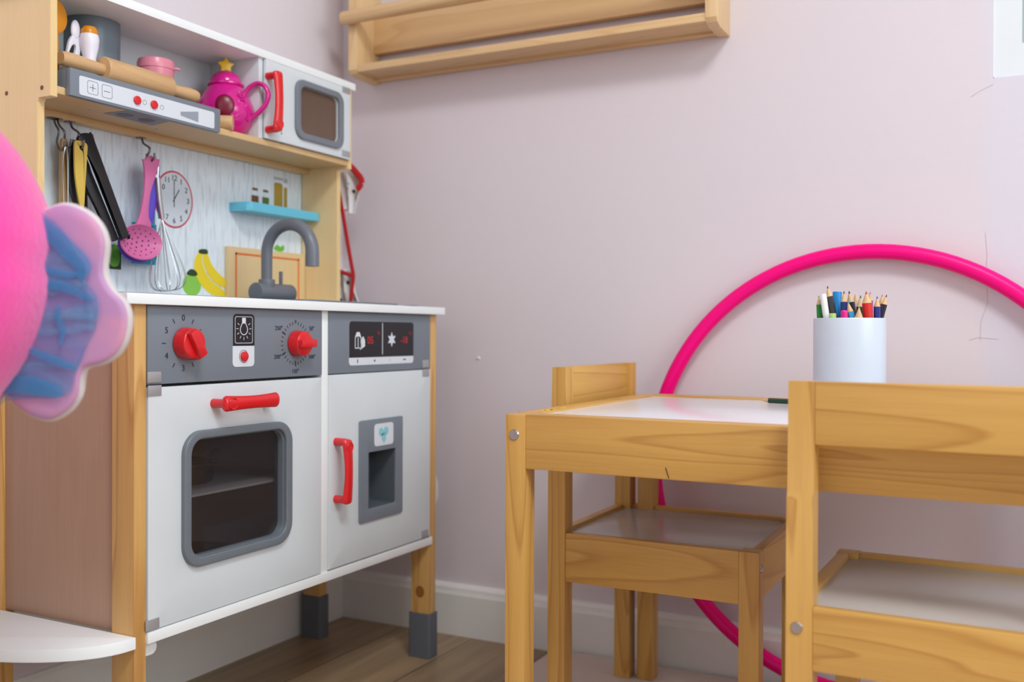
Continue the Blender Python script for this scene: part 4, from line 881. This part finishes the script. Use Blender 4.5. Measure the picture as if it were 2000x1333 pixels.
e_ = (p1 - p0).normalized(); MB().cyl(p0 + e_ * .012, p1, .0037, n=6).build('barrel', plain('bottle_green', (20, 66, 44), .4), G, smooth=20); MB().cyl(p0 + e_ * .012, p0, .0036, .0006, n=12).build('wood_tip', woodtip, G)

# ------------------------------------------------------------------ plush toy in the left foreground, on a stool
PO = Vector((0.0, 0.0, 0.0)); depth = .85
def pp(px, py, off=0.0):
    q = CF + CR * ((px - 1000) / 1923.) - CU * ((py - 666.5) / 1923.); return CC + q * (depth + off)
BC = pp(-338, 511); BR = .181
PT = thing('plush_toy', 'hot pink round plush toy with a scalloped shimmering fin at far left', 'plush toy', (BC.x, BC.y, BC.z - BR))
b = MB(); t = bmesh.new(); bmesh.ops.create_uvsphere(t, u_segments=64, v_segments=40, radius=BR)
for v_ in t.verts:
    n = v_.co.normalized(); lat = n.z; lon = math.atan2(n.y, n.x)
    v_.co = v_.co * (1 - .022 * math.exp(-(lat / .035) ** 2) + .006 * math.sin(lon * 9) * (1 - lat * lat))
t.transform(Matrix.Translation(BC)); b._add(t); b.build('body', pinkplush, PT, smooth=80)
# fin: plane spanned by the level direction u and z
fu = Vector((CR.x, CR.y, 0)).normalized(); fw = Vector((-fu.y, fu.x, 0)) * -1     # fw points to the camera side
O0 = pp(100, 600, .045)
def ff(px, py):
    q = pp(px, py, .045) - O0; return (q.dot(fu), q.z)
out = [(60, 420), (90, 408), (130, 396), (170, 408), (200, 434), (214, 470), (210, 512), (212, 540), (228, 568), (250, 590), (259, 622), (252, 664), (234, 694), (206, 712), (172, 722), (163, 744), (158, 778), (138, 806), (104, 824), (70, 818), (40, 800), (14, 774), (-20, 740), (-20, 460)]
outline = sm2([ff(*q) for q in out], 4)
cx_ = sum(p[0] for p in outline) / len(outline); cz_ = sum(p[1] for p in outline) / len(outline)
def puff(outl, th, c, mat, name, parent, off=0.0, flatr=.12):
    b = MB(); t = bmesh.new(); rings = []
    K_ = 9
    for side_ in (1, -1):
        for k in range(K_ if side_ == 1 else K_):
            pass
    levels = [math.pi * k / 16 for k in range(17)]
    for a in levels:                       # a: 0 front centre rim .. pi back
        s_ = 1 - flatr * (1 - math.sin(a)); w_ = th * math.cos(a)
        rings.append([t.verts.new(O0 + fu * (c[0] + (u - c[0]) * s_) + Vector((0, 0, 1)) * (c[1] + (v - c[1]) * s_) + fw * (w_ + off)) for u, v in outl])
    n = len(outl)
    for A_, B_ in zip(rings, rings[1:]):
        for k in range(n): t.faces.new((A_[k], A_[(k + 1) % n], B_[(k + 1) % n], B_[k]))
    f1 = t.faces.new(rings[0][::-1]); f2 = t.faces.new(rings[-1])
    bmesh.ops.recalc_face_normals(t, faces=t.faces[:]); b._add(t); return b.build(name, mat, parent, smooth=60)
fin = puff(outline, .0085, (cx_, cz_), trimplush, 'fin', PT)
inner = [(cx_ + (u - cx_) * .965, cz_ + (v - cz_) * .972) for u, v in outline]
puff(inner, .004, (cx_, cz_), shim_m, 'shimmer_panel', fin, off=.0068)
def sheer(pts, mat, nm, off, wave=.002):
    q = sm2([ff(*p_) for p_ in pts], 5); t = bmesh.new(); vs = [t.verts.new(O0 + fu * u + Vector((0, 0, v)) + fw * (off + wave * math.sin(u * 160 + v * 90))) for u, v in q]
    t.faces.new(vs); bmesh.ops.triangulate(t, faces=t.faces[:]); bmesh.ops.solidify(t, geom=t.faces[:], thickness=.0006); b = MB(); b._add(t); b.build(nm, mat, fin, smooth=0)
sheer([(60, 410), (90, 415), (135, 450), (165, 500), (180, 520), (178, 545), (205, 585), (200, 640), (168, 700), (160, 730), (140, 772), (40, 776), (-10, 778), (-10, 500)], org1, 'sheer_overlay', .0145, .001)
def streak(P, w, nm='organza_fold'):
    pts_ = smooth_pts([O0 + fu * ff(*p_)[0] + Vector((0, 0, ff(*p_)[1])) + fw * .0165 for p_ in P], 6); n_ = len(pts_)
    b = MB(); b.tube(pts_, [w * (.25 + .75 * math.sin(PI * min(1, (k + .6) / n_ * 1.0)) ** .7) for k in range(n_)], n=10, flat=(.08, 1), up=tuple(fw)); b.build(nm, org2, fin, smooth=60)
streak([(64, 424), (96, 440), (124, 466), (150, 492), (174, 516), (180, 530), (168, 544)], .0085)
streak([(70, 528), (110, 532), (150, 540), (180, 530)], .0032)
streak([(70, 545), (110, 556), (150, 566), (196, 588)], .0045)
streak([(66, 680), (100, 694), (136, 708), (164, 720)], .0040)
streak([(132, 596), (128, 620), (138, 645), (134, 676)], .0030)
streak([(0, 760), (40, 750), (90, 754), (136, 768)], .0085)
ST = thing('stool', 'small round white stool carrying the pink plush toy', 'stool', (BC.x, BC.y, 0)); sh = BC.z - BR
b = MB(); b.lathe([(0, sh - .022), (.110, sh - .022), (.112, sh - .020), (.112, sh + .001), (.108, sh + .005), (.095, sh + .003), (0, sh - .004)], (BC.x, BC.y, 0)); b.build('seat', whitetop, ST)
for k in range(3):
    a = 2 * PI * k / 3 + 2.2; b = MB(); b.cyl((BC.x + .07 * math.cos(a), BC.y + .07 * math.sin(a), sh - .021), (BC.x + .10 * math.cos(a), BC.y + .10 * math.sin(a), 0.001), .011, .009, n=16); b.build('leg', legZ, ST)
